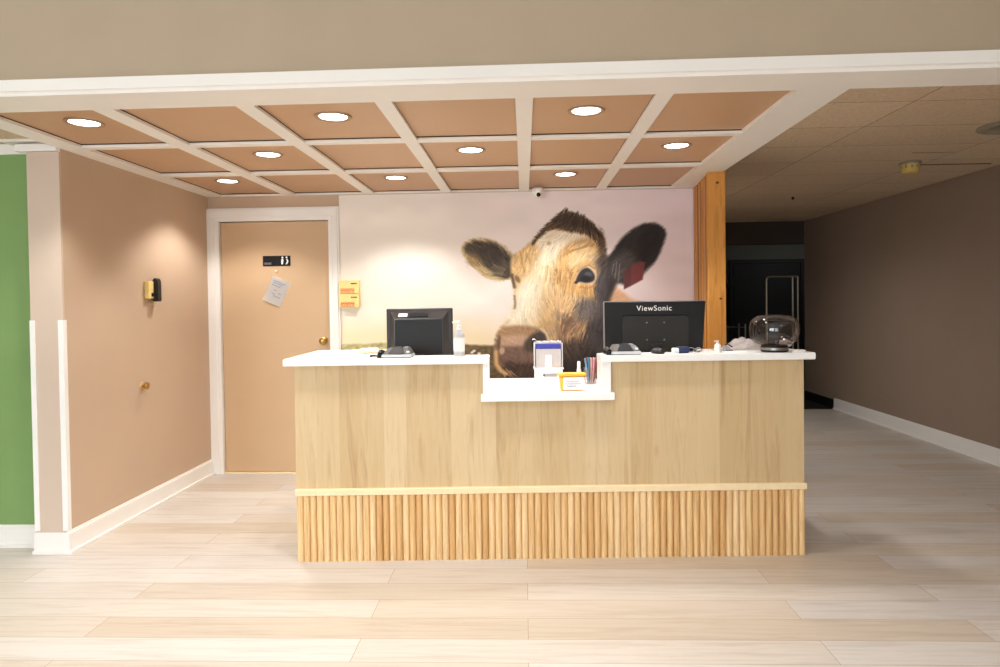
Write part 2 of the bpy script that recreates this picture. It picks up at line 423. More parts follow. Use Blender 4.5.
# ------------------------------------------------------------------ door
d = tag(bpy.data.objects.new('door_1', None), 'tan flush door in a white casing', 'door', None, 'structure'); COL.objects.link(d); d.location = (-2.0, YB, 0)
bm = nb(); box(bm, -.4325, .4455, .016, .06, .012, 2.026, .002, None, 1); leaf = obj('door_leaf', bm, M_door, d)
bm = nb()
L0, L1, R0, R1, T0, T1 = -.567, -.437, .450, .535, 2.031, 2.136
prism(bm, [(L0, 0), (L0, T1), (R1, T1), (R1, 0), (R0, 0), (R0, T0), (L1, T0), (L1, 0)], 'y', -.018, .1)
box(bm, L0+.012, L1-.03, -.026, -.016, 0, T0+.03, .003, None, 1); box(bm, R0+.03, R1-.012, -.026, -.016, 0, T0+.03, .003, None, 1); box(bm, L0+.012, R1-.012, -.026, -.016, T0+.03, T1-.012, .003, None, 1)
obj('door_casing', bm, M_white, d)
bm = nb(); lathe(bm, [(0, 0), (.032, 0), (.032, .004), (.026, .009), (.012, .012), (.012, .03), (.022, .036), (.028, .048), (.026, .058), (.014, .064), (0, .065)], 24, Matrix.Translation((.392, .014, 1.066)) @ Matrix.Rotation(PI/2, 4, 'X'))
obj('door_knob', bm, M_brass, d, smooth=True)
bm = nb(); box(bm, L1, R0, .0, .1, 0, .009); obj('threshold', bm, M_strip, d)

sg = thing('door_sign', 'black plastic door sign with white pictogram and small lettering', 'sign', (-1.982, YB+.016, 1.712))
bm = nb(); box(bm, -.112, .112, -.006, 0, -.041, .041, .004); obj('plate', bm, M_ink, sg)
bm = nb()
# pictogram: a standing figure and a leaning figure
prism(bm, [(.040, -.028), (.052, -.028), (.058, .004), (.054, .018), (.044, .018), (.038, .0)], 'y', -.0075, -.006)
prism(bm, [(.074, -.03), (.088, -.026), (.098, -.004), (.088, .016), (.078, .012), (.086, -.004)], 'y', -.0075, -.006)
for x, z in ((.049, .027), (.083, .027)): lathe(bm, [(0, 0), (.0075, 0), (.0075, .0015), (0, .0015)], 14, Matrix.Translation((x, -.006, z)) @ Matrix.Rotation(PI/2, 4, 'X'))
obj('pictogram', bm, M_wplas, sg)
bm = nb(); xx = -.100
for wdt in (.010, .007, .010, .008, .009, .008):
    box(bm, xx, xx+.0025, -.0075, -.006, -.030, -.012); box(bm, xx+wdt-.003, xx+wdt-.001, -.0075, -.006, -.030, -.012); box(bm, xx, xx+wdt-.001, -.0075, -.006, -.0222, -.0192)
    xx += wdt+.0012
obj('lettering', bm, M_greyp, sg)
pn = thing('door_paper', 'white printed sheet hanging askew under the door sign', 'paper', (-1.985, YB+.016, 1.47), (0, 0, 0))
Mt = Matrix.Rotation(math.radians(24), 4, 'Y')
bm = nb()
nx, nz = 8, 10; vs = {}
for i in range(nx+1):
    for j in range(nz+1):
        x = -.078 + .156*i/nx; z = -.108 + .21*j/nz
        y = -.004 - .016*max(0, (1-j/nz)-.35)**1.5 - .004*math.sin(i*.6)
        vs[i, j] = bm.verts.new(Mt @ Vector((x, y, z)))
for i in range(nx):
    for j in range(nz): bm.faces.new((vs[i, j], vs[i+1, j], vs[i+1, j+1], vs[i, j+1]))
bmesh.ops.solidify(bm, geom=bm.faces[:], thickness=.0012)
obj('sheet', bm, M_paper, pn, smooth=True)
bm = nb()
for k, (x0, x1, z) in enumerate([(-.055, .05, .07), (-.05, .03, .055), (-.02, .0, .0), (.02, .045, -.015), (-.03, .0, -.03), (-.01, .05, -.045), (-.055, .02, .035)]):
    box(bm, x0, x1, -.0135, -.0120, z, z+.004, 0, Mt)
obj('print', bm, M_bluei, pn)
bm = nb(); lathe(bm, [(0, 0), (.009, 0), (.011, .006), (.006, .012), (0, .013)], 16, Matrix.Rotation(PI/2, 4, 'X'))
tag(obj('wall_hook', bm, M_cream, None, (-1.985, YB+.016, 1.628), True), 'small cream adhesive hook stuck between door sign and hanging sheet', 'hook')

# ------------------------------------------------------------------ cow mural (a flat print on the back wall)
HM = (122.4635, -3.3914, 526.1627, -3.7441, -126.9694, 472.673, -.0068, -.0034)
def catmull(P, k=6):
    P = np.array(P, float); n = len(P); out = []
    for i in range(n):
        a, b, c, d_ = P[i-1], P[i], P[(i+1) % n], P[(i+2) % n]
        for t in np.arange(k)/k:
            out.append(.5*((2*b) + (c-a)*t + (2*a-5*b+4*c-d_)*t*t + (3*b-a-3*c+d_)*t**3))
    return np.array(out)
def sdf(px, py, poly):
    n = len(poly); dmin = np.full(px.shape, 1e9); inside = np.zeros(px.shape, bool)
    for i in range(n):
        x0, y0 = poly[i]; x1, y1 = poly[(i+1) % n]
        ex, ey = x1-x0, y1-y0; l2 = ex*ex+ey*ey+1e-9
        t = np.clip(((px-x0)*ex + (py-y0)*ey)/l2, 0, 1)
        dmin = np.minimum(dmin, (px-x0-t*ex)**2 + (py-y0-t*ey)**2)
        c = ((y0 > py) != (y1 > py)) & (px < ex*(py-y0)/(ey if abs(ey) > 1e-9 else 1e-9) + x0)
        inside ^= c
    dd = np.sqrt(dmin); return np.where(inside, -dd, dd)
def vnoise(x, y, seed):
    r = np.random.default_rng(seed).random((128, 128))
    xi = np.floor(x).astype(int); yi = np.floor(y).astype(int); fx = x-xi; fy = y-yi
    fx = fx*fx*(3-2*fx); fy = fy*fy*(3-2*fy)
    g = lambda a, b: r[a % 128, b % 128]
    return (g(xi, yi)*(1-fx)+g(xi+1, yi)*fx)*(1-fy) + (g(xi, yi+1)*(1-fx)+g(xi+1, yi+1)*fx)*fy
def paint_mural(X, Z):
    w = HM[6]*X + HM[7]*Z + 1
    px = (HM[0]*X + HM[1]*Z + HM[2])/w; py = (HM[3]*X + HM[4]*Z + HM[5])/w
    C = np.zeros((len(X), 3))
    # fur field: short strokes gathered on a raster
    RS = 4; x0, y0, x1, y1 = 450, 195, 680, 400
    W, Hh = (x1-x0)*RS, (y1-y0)*RS
    acc = np.zeros((Hh, W)); wt = np.zeros((Hh, W))
    n = 26000
    sx = rng.uniform(x0, x1, n); sy = rng.uniform(y0, y1, n)
    ang = 1.75 + 1.3*(vnoise(sx/22, sy/22, 3)-.5)
    ang = np.where((sx > 570) & (sy < 300), 2.6 - .02*(sy-240) + .6*(vnoise(sx/14, sy/14, 4)-.5), ang)
    ang = np.where(sx < 515, .55 + .9*(vnoise(sx/20, sy/20, 8)-.5), ang)
    ang = np.where(sx > 612, 2.5, ang)
    ang = np.where((sy < 242) & (sx > 530) & (sx < 606), 2.2 + .035*(568-sx), ang)
    val = rng.normal(0, 1, n)
    for t in np.linspace(-.5, .5, 26):
        xx = ((sx + np.cos(ang)*7*t + .8*t*t - x0)*RS).astype(int); yy = ((sy + np.sin(ang)*7*t - y0)*RS).astype(int)
        ok = (xx >= 0) & (xx < W) & (yy >= 0) & (yy < Hh)
        np.add.at(acc, (yy[ok], xx[ok]), val[ok]); np.add.at(wt, (yy[ok], xx[ok]), 1.)
    for _ in range(2):
        acc = (acc + np.roll(acc, 1, 0) + np.roll(acc, -1, 0) + np.roll(acc, 1, 1) + np.roll(acc, -1, 1))
        wt = (wt + np.roll(wt, 1, 0) + np.roll(wt, -1, 0) + np.roll(wt, 1, 1) + np.roll(wt, -1, 1))
    fld = acc/np.maximum(wt, 1)
    fi = np.clip(((px-x0)*RS).astype(int), 0, W-1); fj = np.clip(((py-y0)*RS).astype(int), 0, Hh-1)
    fur = np.clip(fld[fj, fi], -2.2, 2.2)
    inb = (px > x0+1) & (px < x1-1) & (py > y0+1) & (py < y1-1)
    fur = np.where(inb, fur, 0)
    col = lambda c: np.array(c, float)
    def put(mask, c, amp=0.):
        c = col(c)
        cc = c[None, :]*(1 + amp*fur[:, None])
        C[:] = C*(1-mask[:, None]) + cc*mask[:, None]
    def shape(poly, c, feather=2., alpha=1., amp=0., hair=0., smooth=True):
        P = catmull(poly) if smooth else np.array(poly, float)
        m = feather*2 + hair*3
        s = (px > P[:, 0].min()-m) & (px < P[:, 0].max()+m) & (py > P[:, 1].min()-m) & (py < P[:, 1].max()+m)
        if not s.any(): return
        dd = sdf(px[s], py[s], P) + hair*fur[s]
        k = np.clip(.5 - dd/(2*feather), 0, 1); k = k*k*(3-2*k)
        full = np.zeros(len(px)); full[s] = k*alpha
        put(full, c, amp)
    def blob(cx, cy, rx, ry, c, alpha=1., rot=0., amp=0., hair=0., p=1.):
        u = (px-cx)*math.cos(rot)+(py-cy)*math.sin(rot); v = -(px-cx)*math.sin(rot)+(py-cy)*math.cos(rot)
        q = np.sqrt((u/rx)**2+(v/ry)**2) + hair*fur
        k = np.clip(1.3 - q, 0, 1)**p; k = np.clip(k/.8, 0, 1); k = k*k*(3-2*k)
        put(k*alpha, c, amp)
    def line(pts, wd, c, alpha=1.):
        P = np.array(pts, float); best = np.full(px.shape, 1e9)
        s = (px > P[:, 0].min()-4) & (px < P[:, 0].max()+4) & (py > P[:, 1].min()-4) & (py < P[:, 1].max()+4)
        if not s.any(): return
        qx, qy = px[s], py[s]; b = np.full(qx.shape, 1e9)
        for (a0, b0), (a1, b1) in zip(P, P[1:]):
            ex, ey = a1-a0, b1-b0; t = np.clip(((qx-a0)*ex+(qy-b0)*ey)/(ex*ex+ey*ey+1e-9), 0, 1)
            b = np.minimum(b, np.hypot(qx-a0-t*ex, qy-b0-t*ey))
        full = np.zeros(len(px)); full[s] = np.clip(1.2 - b/wd, 0, 1)*alpha
        put(full, c)
    # evening sky: cream low down on one side, mauve towards the other
    tx = np.clip((px-400)/260, 0, 1)[:, None]; ty = np.clip((py-185)/160, 0, 1)[:, None]
    sky = col((242, 232, 222))*(1-tx) + col((240, 222, 226))*tx
    lo = col((246, 236, 218))*(1-tx) + col((240, 220, 220))*tx
    C[:] = sky*(1-ty) + lo*ty
    cl = vnoise(px/46, py/20, 21)*.6 + vnoise(px/20, py/10, 22)*.4
    C[:] = C*(1 + .07*(cl[:, None]-.5))
    k = np.clip((py-312)/24, 0, 1)*np.clip(1-(px-480)/60, 0, 1); put(k*.6, (240, 216, 158))
    # meadow
    gl = 343 - 2.0*np.clip((px-340)/60, 0, 1) + 3*np.clip((px-440)/50, 0, 1) + 1.2*vnoise(px/5, py*0, 31)
    k = np.clip((py-gl)/2.2, 0, 1)
    gcol = np.where((px < 430)[:, None], col((186, 172, 116))[None, :], col((116, 98, 68))[None, :])
    gcol = gcol*(1 + .35*(vnoise(px/3, py/2, 33)[:, None]-.5))*(1 - .35*np.clip((py-350)/60, 0, 1)[:, None])
    C[:] = C*(1-k[:, None]) + gcol*k[:, None]
    for q in ((472, 352.5), (474, 351), (479, 353.5)): blob(*q, 1.9, 1.2, (232, 226, 214))
    # body behind: warm shoulder, dark neck
    shape([(606, 293), (613, 286), (622, 291), (632, 299), (650, 305), (672, 320), (690, 360), (690, 480), (560, 480), (570, 380), (590, 330)], (222, 172, 132), 3, 1, .05)
    shape([(598, 250), (612, 262), (620, 276), (614, 290), (609, 305), (611, 330), (622, 360), (640, 480), (505, 480), (506, 376), (530, 350), (560, 300), (580, 262)], (58, 48, 44), 3, 1, .16)
    # far ear (dark) with a tag
    ear2 = [(612, 252), (618, 243), (626, 234.5), (636, 227), (647, 223), (657, 223.2), (664, 228), (666.5, 234), (664, 243), (660, 253), (655, 262), (648, 269), (641, 276), (632, 282), (622, 284), (612, 276), (606, 262)]
    shape(ear2, (52, 45, 42), 2.2, 1, .10, .5)
    shape([(614, 258), (624, 250), (634, 255), (636, 268), (626, 280), (616, 282), (609, 272)], (84, 76, 74), 5, .8, .16)
    shape([(640, 232), (655, 227), (661, 234), (656, 250), (646, 262), (640, 252)], (38, 34, 33), 5, .8, .1)
    for a, b in (((617, 262), (615, 278)), ((620, 264), (618.5, 281)), ((614, 264), (612, 274))): line((a, b), .8, (150, 136, 128), .6)
    shape([(624, 271), (632, 265.5), (640.5, 261), (645.5, 262.5), (644, 270), (643, 279.5), (633, 285), (624.3, 289)], (124, 60, 60), 1., 1, .03, 0, False)
    shape([(624, 271), (631, 266), (631, 285.8), (624.3, 289)], (92, 54, 55), 1.5, .7, .03, 0, False)
    # near ear
    ear1 = [(461.5, 247), (466, 241.5), (474, 238.7), (484, 238.3), (494, 240.5), (502, 245), (509, 251), (515, 257), (517, 270), (514, 284), (510, 278.5), (503, 281), (495, 280.5), (486, 277.5), (477, 270.5), (468, 261.5), (462.5, 254)]
    shape(ear1, (206, 176, 124), 1.6, 1, .10, .7)
    ear1b = [(464.5, 247), (469, 242.5), (477, 240.5), (487, 241), (497, 244), (504, 249), (511, 255), (513, 267), (511, 276), (505, 279), (498, 277), (489, 271), (480, 262), (472, 257), (466, 252)]
    shape(ear1b, (84, 72, 58), 2.6, 1, .28, .9)
    blob(492, 253, 14, 9, (66, 58, 52), .8, .4, .15)
    blob(474, 260, 8, 7, (150, 118, 74), .65, .6, .2, .2)
    for i in range(7):
        a = i/6; line([(488.5+12*a, 275+3*a), (490.5+12*a, 269+4*a), (495+10.5*a, 264.5+4*a)], .33, (206, 184, 140), .6)
    # head: dark tuft, tan face
    head = [(531, 241), (524, 247.5), (516, 254), (511.5, 262), (512, 274), (514, 285), (514.5, 300), (513.5, 309), (508, 320), (500, 327.5), (497, 334), (494.5, 345), (494, 360), (497, 369), (505, 374), (520, 377), (545, 377), (556, 365), (575, 356), (590, 340), (597, 320), (601, 300), (604, 284), (606, 266), (606, 250), (602, 238), (590, 228), (570, 225), (550, 228), (538, 235)]
    shape(head, (208, 168, 116), 2., 1, .13, .7)
    shape([(511, 262), (516, 254), (524, 248), (536, 246), (541, 256), (538, 268), (530, 278), (522, 290), (516, 300), (513, 285)], (222, 180, 120), 3, .9, .15, .6)
    line([(520.5, 252), (522, 262), (524.5, 272)], 1.1, (170, 120, 66), .55); line([(527, 254), (530, 262)], 1.2, (176, 124, 70), .4)
    # pale forehead and blaze down the nose
    shape([(534, 240), (546, 231), (562, 229.5), (580, 231), (588, 236), (574, 241), (563, 249), (556, 258), (551, 264), (545, 258), (540, 249)], (244, 228, 202), 4, .92, .08, 1.6)
    shape([(542, 252), (556, 255), (556, 268), (552, 285), (545, 300), (540, 316), (534, 328), (518, 326), (504, 328), (509, 319), (514, 308), (516, 294), (523, 282), (532, 270)], (238, 216, 180), 7, .88, .11, 2.0)
    shape([(508, 322), (514, 306), (518, 290), (528, 280), (534, 290), (528, 306), (520, 324)], (248, 236, 212), 6, .85, .05, 1.0)
    line([(512, 275), (513.5, 283), (514.5, 287)], 2.0, (84, 66, 48), .85); blob(517.5, 279, 2.6, 4.5, (96, 74, 50), .7, -.5)
    line([(514.5, 296), (515.2, 304), (514.6, 308)], 1.5, (120, 92, 60), .7)
    blob(549, 243, 2.6, 2.2, (190, 140, 86), .6)
    # right cheek: golden, mottled, then falling into brown
    shape([(563, 250), (575, 242), (590, 241), (599, 250), (602, 268), (602, 290), (596, 306), (580, 304), (566, 300), (556, 290), (556, 270)], (218, 168, 104), 4, .9, .17, .6)
    shape([(575, 247), (588, 244), (597, 254), (598, 264), (588, 262), (576, 268), (568, 264)], (240, 204, 150), 4, .85, .10, .6)
    shape([(553, 284), (566, 292), (578, 296), (592, 300), (586, 310), (570, 314), (556, 318), (546, 318), (546, 302)], (232, 192, 138), 5, .8, .14, .6)
    blob(589, 308, 15, 9, (124, 114, 112), .8, .5, .14, .15)
    blob(598, 285, 4, 22, (96, 88, 88), .65, 0, .1, .15)
    shape([(566, 316), (580, 316), (594, 312), (592, 332), (584, 348), (572, 358), (556, 352), (552, 332)], (150, 116, 88), 5, .85, .20, .7)
    blob(569, 322, 8, 6, (112, 88, 72), .75, .6, .15, .2); blob(580, 334, 5, 12, (180, 140, 102), .6, .2, .2, .3); blob(566, 342, 4, 12, (198, 146, 98), .55, .3, .2, .3); blob(573, 345, 2.5, 12, (104, 76, 56), .6, .2, .1, .3)
    blob(591, 335, 6, 16, (70, 56, 48), .8, .1, .15, .2); blob(580, 357, 14, 8, (60, 48, 42), .85, 0, .15, .2)
    # the far cheek and jaw turn away: darker coat towards the neck
    shape([(598, 262), (607, 258), (608, 300), (606, 345), (604, 380), (560, 380), (566, 362), (580, 350), (588, 330), (591, 312), (597, 296)], (72, 66, 68), 6, .88, .16, 1.0)
    shape([(576, 306), (592, 300), (602, 304), (598, 318), (584, 322), (574, 316)], (112, 102, 100), 6, .8, .14, .8)
    shape([(558, 346), (574, 340), (590, 344), (600, 372), (556, 374)], (66, 54, 48), 6, .85, .18, 1.0)
    blob(560, 316, 9, 5, (146, 120, 98), .6, .5, .15, .2); blob(552, 338, 5, 12, (222, 184, 138), .5, .2, .15, .3); blob(566, 330, 3, 10, (120, 88, 62), .5, .3, .15, .3)
    blob(546, 290, 9, 20, (226, 190, 140), .55, .2, .12, .3); blob(534, 300, 6, 24, (248, 234, 208), .5, .25, .06, .3)
    blob(551, 272, 7, 12, (212, 166, 112), .6, .3, .2, .4); blob(545, 258, 5, 8, (250, 238, 214), .7, .2, .05, .3); blob(563, 274, 7, 7, (178, 132, 86), .45, .5, .25, .5)
    shape([(497, 336), (502, 333), (504, 345), (503, 360), (500, 368), (496, 360), (495.5, 346)], (92, 68, 54), 3, .55, .12, .4)
    shape([(503, 352), (520, 350), (534, 354), (540, 364), (528, 368), (508, 366)], (98, 74, 64), 5, .6, .12, .4)
    shape([(594, 262), (602, 256), (608, 262), (607, 288), (602, 300), (597, 288)], (80, 76, 80), 5, .7, .14, .6)
    # brow curls
    for i in range(16):
        a = i/15; line([(560+26*a, 258-12*a+5*(i % 2)), (566+26*a, 252-9*a+5*(i % 2)), (574+25*a, 250-5*a+5*(i % 2))], .7, ((176, 122, 66), (236, 198, 140))[i % 2], .5)
    # tuft on the poll
    tuft = [(532, 241.5), (535, 235.5), (541, 228), (548, 220.5), (555, 214.5), (561, 210.5), (564, 208), (566.5, 206), (569, 208.8), (576, 210.5), (584, 214), (592, 219.5), (599, 225.5), (604, 231), (606, 240), (606, 250), (602, 247), (596, 239), (588, 233.5), (578, 231), (568, 229.5), (558, 227), (550, 228), (542, 233), (536, 240)]
    shape([(x_, y_ + 2.2) for x_, y_ in tuft], (92, 68, 46), 1.8, 1, .25, 1.0)
    shape([(552, 222), (562, 213), (572, 213), (584, 218), (595, 226), (602, 236), (592, 232), (578, 227), (564, 226)], (58, 42, 30), 3, .8, .3, 1.2)
    for i in range(14):
        a = rng.uniform(0, 1); xx = 540+60*a; yy = 236-24*math.sin(PI*min(1, a*1.02)); line([(xx, yy), (xx+rng.uniform(-3, 3), yy-rng.uniform(2, 4))], .5, (70, 50, 34), .8)
    shape([(598, 240), (604, 244), (606, 258), (604, 275), (600, 262)], (80, 64, 54), 3, .8, .2, .6)
    # eye
    blob(586.5, 271, 13, 10, (214, 166, 110), .8, -.1, .08)
    shape([(576, 282), (576.5, 276), (580, 269.5), (586, 265.5), (592, 266.5), (596, 271), (596.5, 279), (592, 284.5), (584, 284), (578, 283.5)], (232, 198, 152), 1.6, .9)
    shape([(575.5, 283), (577.5, 276), (581.5, 270), (587, 267.6), (592, 270.5), (595, 276), (593.5, 281), (587, 283), (580, 282)], (56, 52, 56), 1.3, 1)
    blob(588.5, 274.5, 4.2, 3, (96, 100, 112), .65); blob(586, 278.5, 6, 3.4, (34, 31, 34), .8)
    line([(578, 272), (583, 267), (589, 265), (595, 269)], .9, (150, 108, 72), .7); blob(576, 282.5, 2.2, 1.6, (70, 46, 36), .8)
    line([(580, 287), (588, 288), (596, 285)], 1.2, (180, 130, 84), .6)
    # muzzle
    muz = [(498, 333), (504, 328.5), (514, 326.5), (526, 326.5), (538, 328.5), (546, 333), (548, 345), (548, 360), (544, 374), (530, 385), (512, 384), (503, 374), (496, 362), (495.5, 346)]
    shape(muz, (150, 116, 92), 3, 1, .10, .5)
    shape([(500, 332), (512, 327.5), (526, 328), (536, 331), (528, 335), (510, 336), (501, 339)], (176, 136, 98), 3, .85, .09)
    shape([(498, 345), (510, 342), (526, 344), (540, 352), (546, 366), (540, 380), (505, 380), (497, 362)], (104, 80, 68), 6, .75, .12, .5)
    shape([(500, 338), (512, 335), (525, 335), (532, 338), (530, 345), (518, 347), (506, 347), (500, 346)], (204, 168, 138), 3, .85, .06)
    shape([(502, 349), (516, 347), (530, 350), (536, 358), (532, 364), (514, 362), (503, 358)], (122, 94, 82), 4, .8, .10)
    shape([(524, 345), (527, 339), (533, 334), (540, 331), (546, 336), (546, 344), (541, 350), (533, 352), (527, 351)], (78, 66, 58), 2.6, 1, .06)
    blob(536, 344, 5, 4.5, (46, 38, 35), .85, -.5); line([(534, 333), (541, 330.5), (547, 335)], 1.4, (128, 108, 92), .7)
    blob(499, 342, 1.8, 7, (96, 72, 54), .7, .1); blob(502, 351, 3, 4, (228, 190, 154), .7, .2)
    line([(541, 329), (546, 333), (549, 340)], 1.6, (232, 204, 164), .8)
    shape([(507, 362), (522, 364), (540, 362), (548, 366), (548, 390), (506, 390), (502, 376)], (74, 56, 48), 3, .95, .14, .4)
    line([(496, 352), (496.5, 364), (501, 371), (506, 374)], 2.4, (226, 182, 118), .9)
    for a, b in (((503, 370), (511, 377)), ((506, 369), (514, 378)), ((500, 367), (505, 377)), ((510, 371), (517, 377))): line((a, b), .8, (206, 166, 110), .8)
    shape([(546, 352), (562, 358), (580, 362), (600, 360), (606, 480), (505, 480), (506, 384), (530, 382), (546, 372)], (50, 40, 36), 4, .95, .14, .3)
    g_ = C.mean(1, keepdims=True); C[:] = g_ + (C-g_)*.9
    return np.clip(C, 3, 253)
def make_mural():
    X0, X1, Z0, Z1, y = -1.4645, 1.337, .0, 2.226, YB-.0025
    nx, nz = 620, 490
    gx = np.linspace(X0, X1, nx); gz = np.linspace(Z0, Z1, nz)
    GX, GZ = np.meshgrid(gx, gz); gxf, gzf = GX.ravel(), GZ.ravel()
    rgb = paint_mural(gxf, gzf)/255.
    linc = np.where(rgb <= .04045, rgb/12.92, ((rgb+.055)/1.055)**2.4)
    nv = nx*nz
    front = np.stack([gxf, np.full(nv, y), gzf], 1)
    idx = np.arange(nv).reshape(nz, nx)
    q = np.stack([idx[:-1, :-1], idx[:-1, 1:], idx[1:, 1:], idx[1:, :-1]], -1).reshape(-1, 4)
    # thickness: rim down to the wall
    rim = np.concatenate([idx[0, :], idx[1:, -1], idx[-1, -2::-1], idx[-2:0:-1, 0]])
    back = front[rim].copy(); back[:, 1] = YB
    bi = nv + np.arange(len(rim)); r2 = np.roll(rim, -1); b2 = np.roll(bi, -1)
    side = np.stack([rim, bi, b2, r2], -1)
    faces = np.concatenate([q, side]); verts = np.concatenate([front, back])
    me = bpy.data.meshes.new('wall_mural')
    me.vertices.add(len(verts)); me.vertices.foreach_set('co', verts.astype(np.float32).ravel())
    me.loops.add(faces.size); me.loops.foreach_set('vertex_index', faces.astype(np.int32).ravel())
    me.polygons.add(len(faces)); me.polygons.foreach_set('loop_start', (np.arange(len(faces))*4).astype(np.int32))
    try: me.polygons.foreach_set('loop_total', np.full(len(faces), 4, np.int32))
    except Exception: pass
    me.update(calc_edges=True); me.validate()
    at = me.color_attributes.new('print', 'FLOAT_COLOR', 'POINT')
    cc = np.ones((len(verts), 4), np.float32); cc[:nv, :3] = linc; cc[nv:, :3] = .7
    at.data.foreach_set('color', cc.ravel())
    m, nt, b = base('printed_cow_mural')
    a = N(nt, 'ShaderNodeAttribute', attribute_name='print'); nt.links.new(a.outputs['Color'], b.inputs['Base Color'])
    b.inputs['Roughness'].default_value = .55; b.inputs['Specular IOR Level'].default_value = .25
    me.materials.append(m)
    o = bpy.data.objects.new('wall_mural', me); COL.objects.link(o)
    return tag(o, 'wall-sized print of a brown cow face on the wall behind the desk', 'mural')
make_mural()

# ------------------------------------------------------------------ pine column at the end of the mural wall
bm = nb(); prism(bm, [(1.284, 4.68), (1.386, 4.68), (1.386, YB), (1.345, YB)], 'z', 0, 2.228)
cl = struct('column', bm, M_pinegap, 'knotty pine clad column between the cow picture and the corridor', 'column')
a, b = Vector((1.281, 4.674)), Vector((1.340, 5.29)); dv = (b-a).normalized(); nv2 = Vector((-dv.y, dv.x))
bm = nb(); t = .03
while t < (b-a).length - .02:
    w_ = random.choice((.05, .06, .07)); p = a + dv*t; q = a + dv*min(t+w_, (b-a).length)
    dpt = random.choice((.005, .007, .006))
    prism(bm, [(p.x, p.y), (q.x, q.y), (q.x+nv2.x*dpt, q.y+nv2.y*dpt), (p.x+nv2.x*dpt, p.y+nv2.y*dpt)], 'z', 0, 2.229)
    t += w_ + random.choice((.035, .045, .06))
obj('slat_cladding', bm, M_pine, cl)
for x_, z_, r_ in ((1.335, 2.155, .012), (1.352, 1.36, .010), (1.31, .62, .011)):
    bm = nb(); lathe(bm, [(0, 0), (r_*.6, .0004), (r_, .0002), (r_, -.001), (0, -.001)], 18, Matrix.Translation((x_, 4.658, z_)) @ Matrix.Rotation(PI/2, 4, 'X') @ Matrix.Diagonal((1, .75, 1, 1))); obj('knot', bm, M_knot, cl, smooth=True)
bm = nb(); box(bm, 1.268, 1.388, 4.658, 4.681, 0, 2.2292, .002, None, 1); obj('face_board', bm, M_pine, cl)

# ------------------------------------------------------------------ reception desk (local frame: x along the front, y into the desk)
DA, DR = (-1.217, 3.469, 0), .0371
def onD(u, v, z): 
    return (DA[0] + u*math.cos(DR) - v*math.sin(DR), DA[1] + u*math.sin(DR) + v*math.cos(DR), z)
desk = thing('reception_desk', 'pale oak reception desk with fluted rod base and lowered middle', 'reception desk', DA, (0, 0, DR))
DW, DD = 2.694, .66
CT, CB, LT, LB = 1.072, 1.036, .877, .838
UL, UR = 1.008, 1.664            # opening for the low ledge
bm = nb(); prism(bm, [(.004, .383), (DW-.006, .383), (DW-.006, CB), (UR, CB), (UR, LB), (UL, LB), (UL, CB), (.004, CB)], 'y', .012, .034)
obj('front_panel', bm, M_oak, desk)
for u0, v1 in ((.004, DD-.04), (DW-.028, .32)):
    bm = nb(); box(bm, u0, u0+.022, .034, v1, .0, CB); obj('side_panel', bm, M_oak, desk)
bm = nb(); box(bm, .0, DW, -.010, .034, .350, .383, .003, None, 1); obj('rail_strip', bm, M_strip, desk)
bm = nb(); nrod = 77; pr = (DW-.01)/nrod
for i in range(nrod):
    lathe(bm, [(pr*.5, 0), (pr*.5, .350-random.choice((0, 0, .002)))], 14, Matrix.Translation((.005 + pr*(i+.5), .012, 0)))
obj('rod_cladding', bm, M_rods, desk, smooth=True)
bm = nb(); box(bm, .012, DW-.012, .016, .034, 0, .350); obj('plinth', bm, M_oak, desk)
def slab(u0, u1, v0, v1, z0, z1):
    bm = nb(); box(bm, u0, u1, v0, v1, z0, z1, .004); return bm
SD = .13                       # depth of the raised shelf; the door end returns deeper
bm = nb(); prism(bm, [(-.044, -.028), (UL+.024, -.028), (UL+.024, SD), (.42, SD), (.42, DD), (-.044, DD)], 'z', CB, CT)
bmesh.ops.bevel(bm, geom=bm.edges[:], offset=.003, segments=2, affect='EDGES'); obj('countertop', bm, M_quartz, desk)
bm = nb(); prism(bm, [(UR-.050, -.028), (DW+.040, -.028), (DW+.040, .34), (2.22, .34), (2.22, SD), (UR-.050, SD)], 'z', CB, CT)
bmesh.ops.bevel(bm, geom=bm.edges[:], offset=.003, segments=2, affect='EDGES'); obj('countertop', bm, M_quartz, desk)
obj('ledge', slab(UL-.022, UR+.020, -.036, .70, LB, LT), M_quartz, desk)
for u0, u1 in ((UL-.010, UL+.024), (UR-.050, UR+.004)):
    obj('cheek_panel', slab(u0, u1, -.02, SD-.01, LT-.001, CB+.001), M_quartz, desk)
for u0, u1 in ((.03, UL-.012), (UR+.006, DW-.03)):
    bm = nb(); box(bm, u0, u1, SD-.03, SD-.012, .752, CB); obj('shelf_back', bm, M_strip, desk)
bm = nb()
for u in (.35, .95, 1.7, 2.3): box(bm, u, u+.02, .034, DD-.1, 0, .722)
box(bm, .031, DW-.031, .112, .80, .722, .752)
obj('worktop', bm, M_strip, desk)

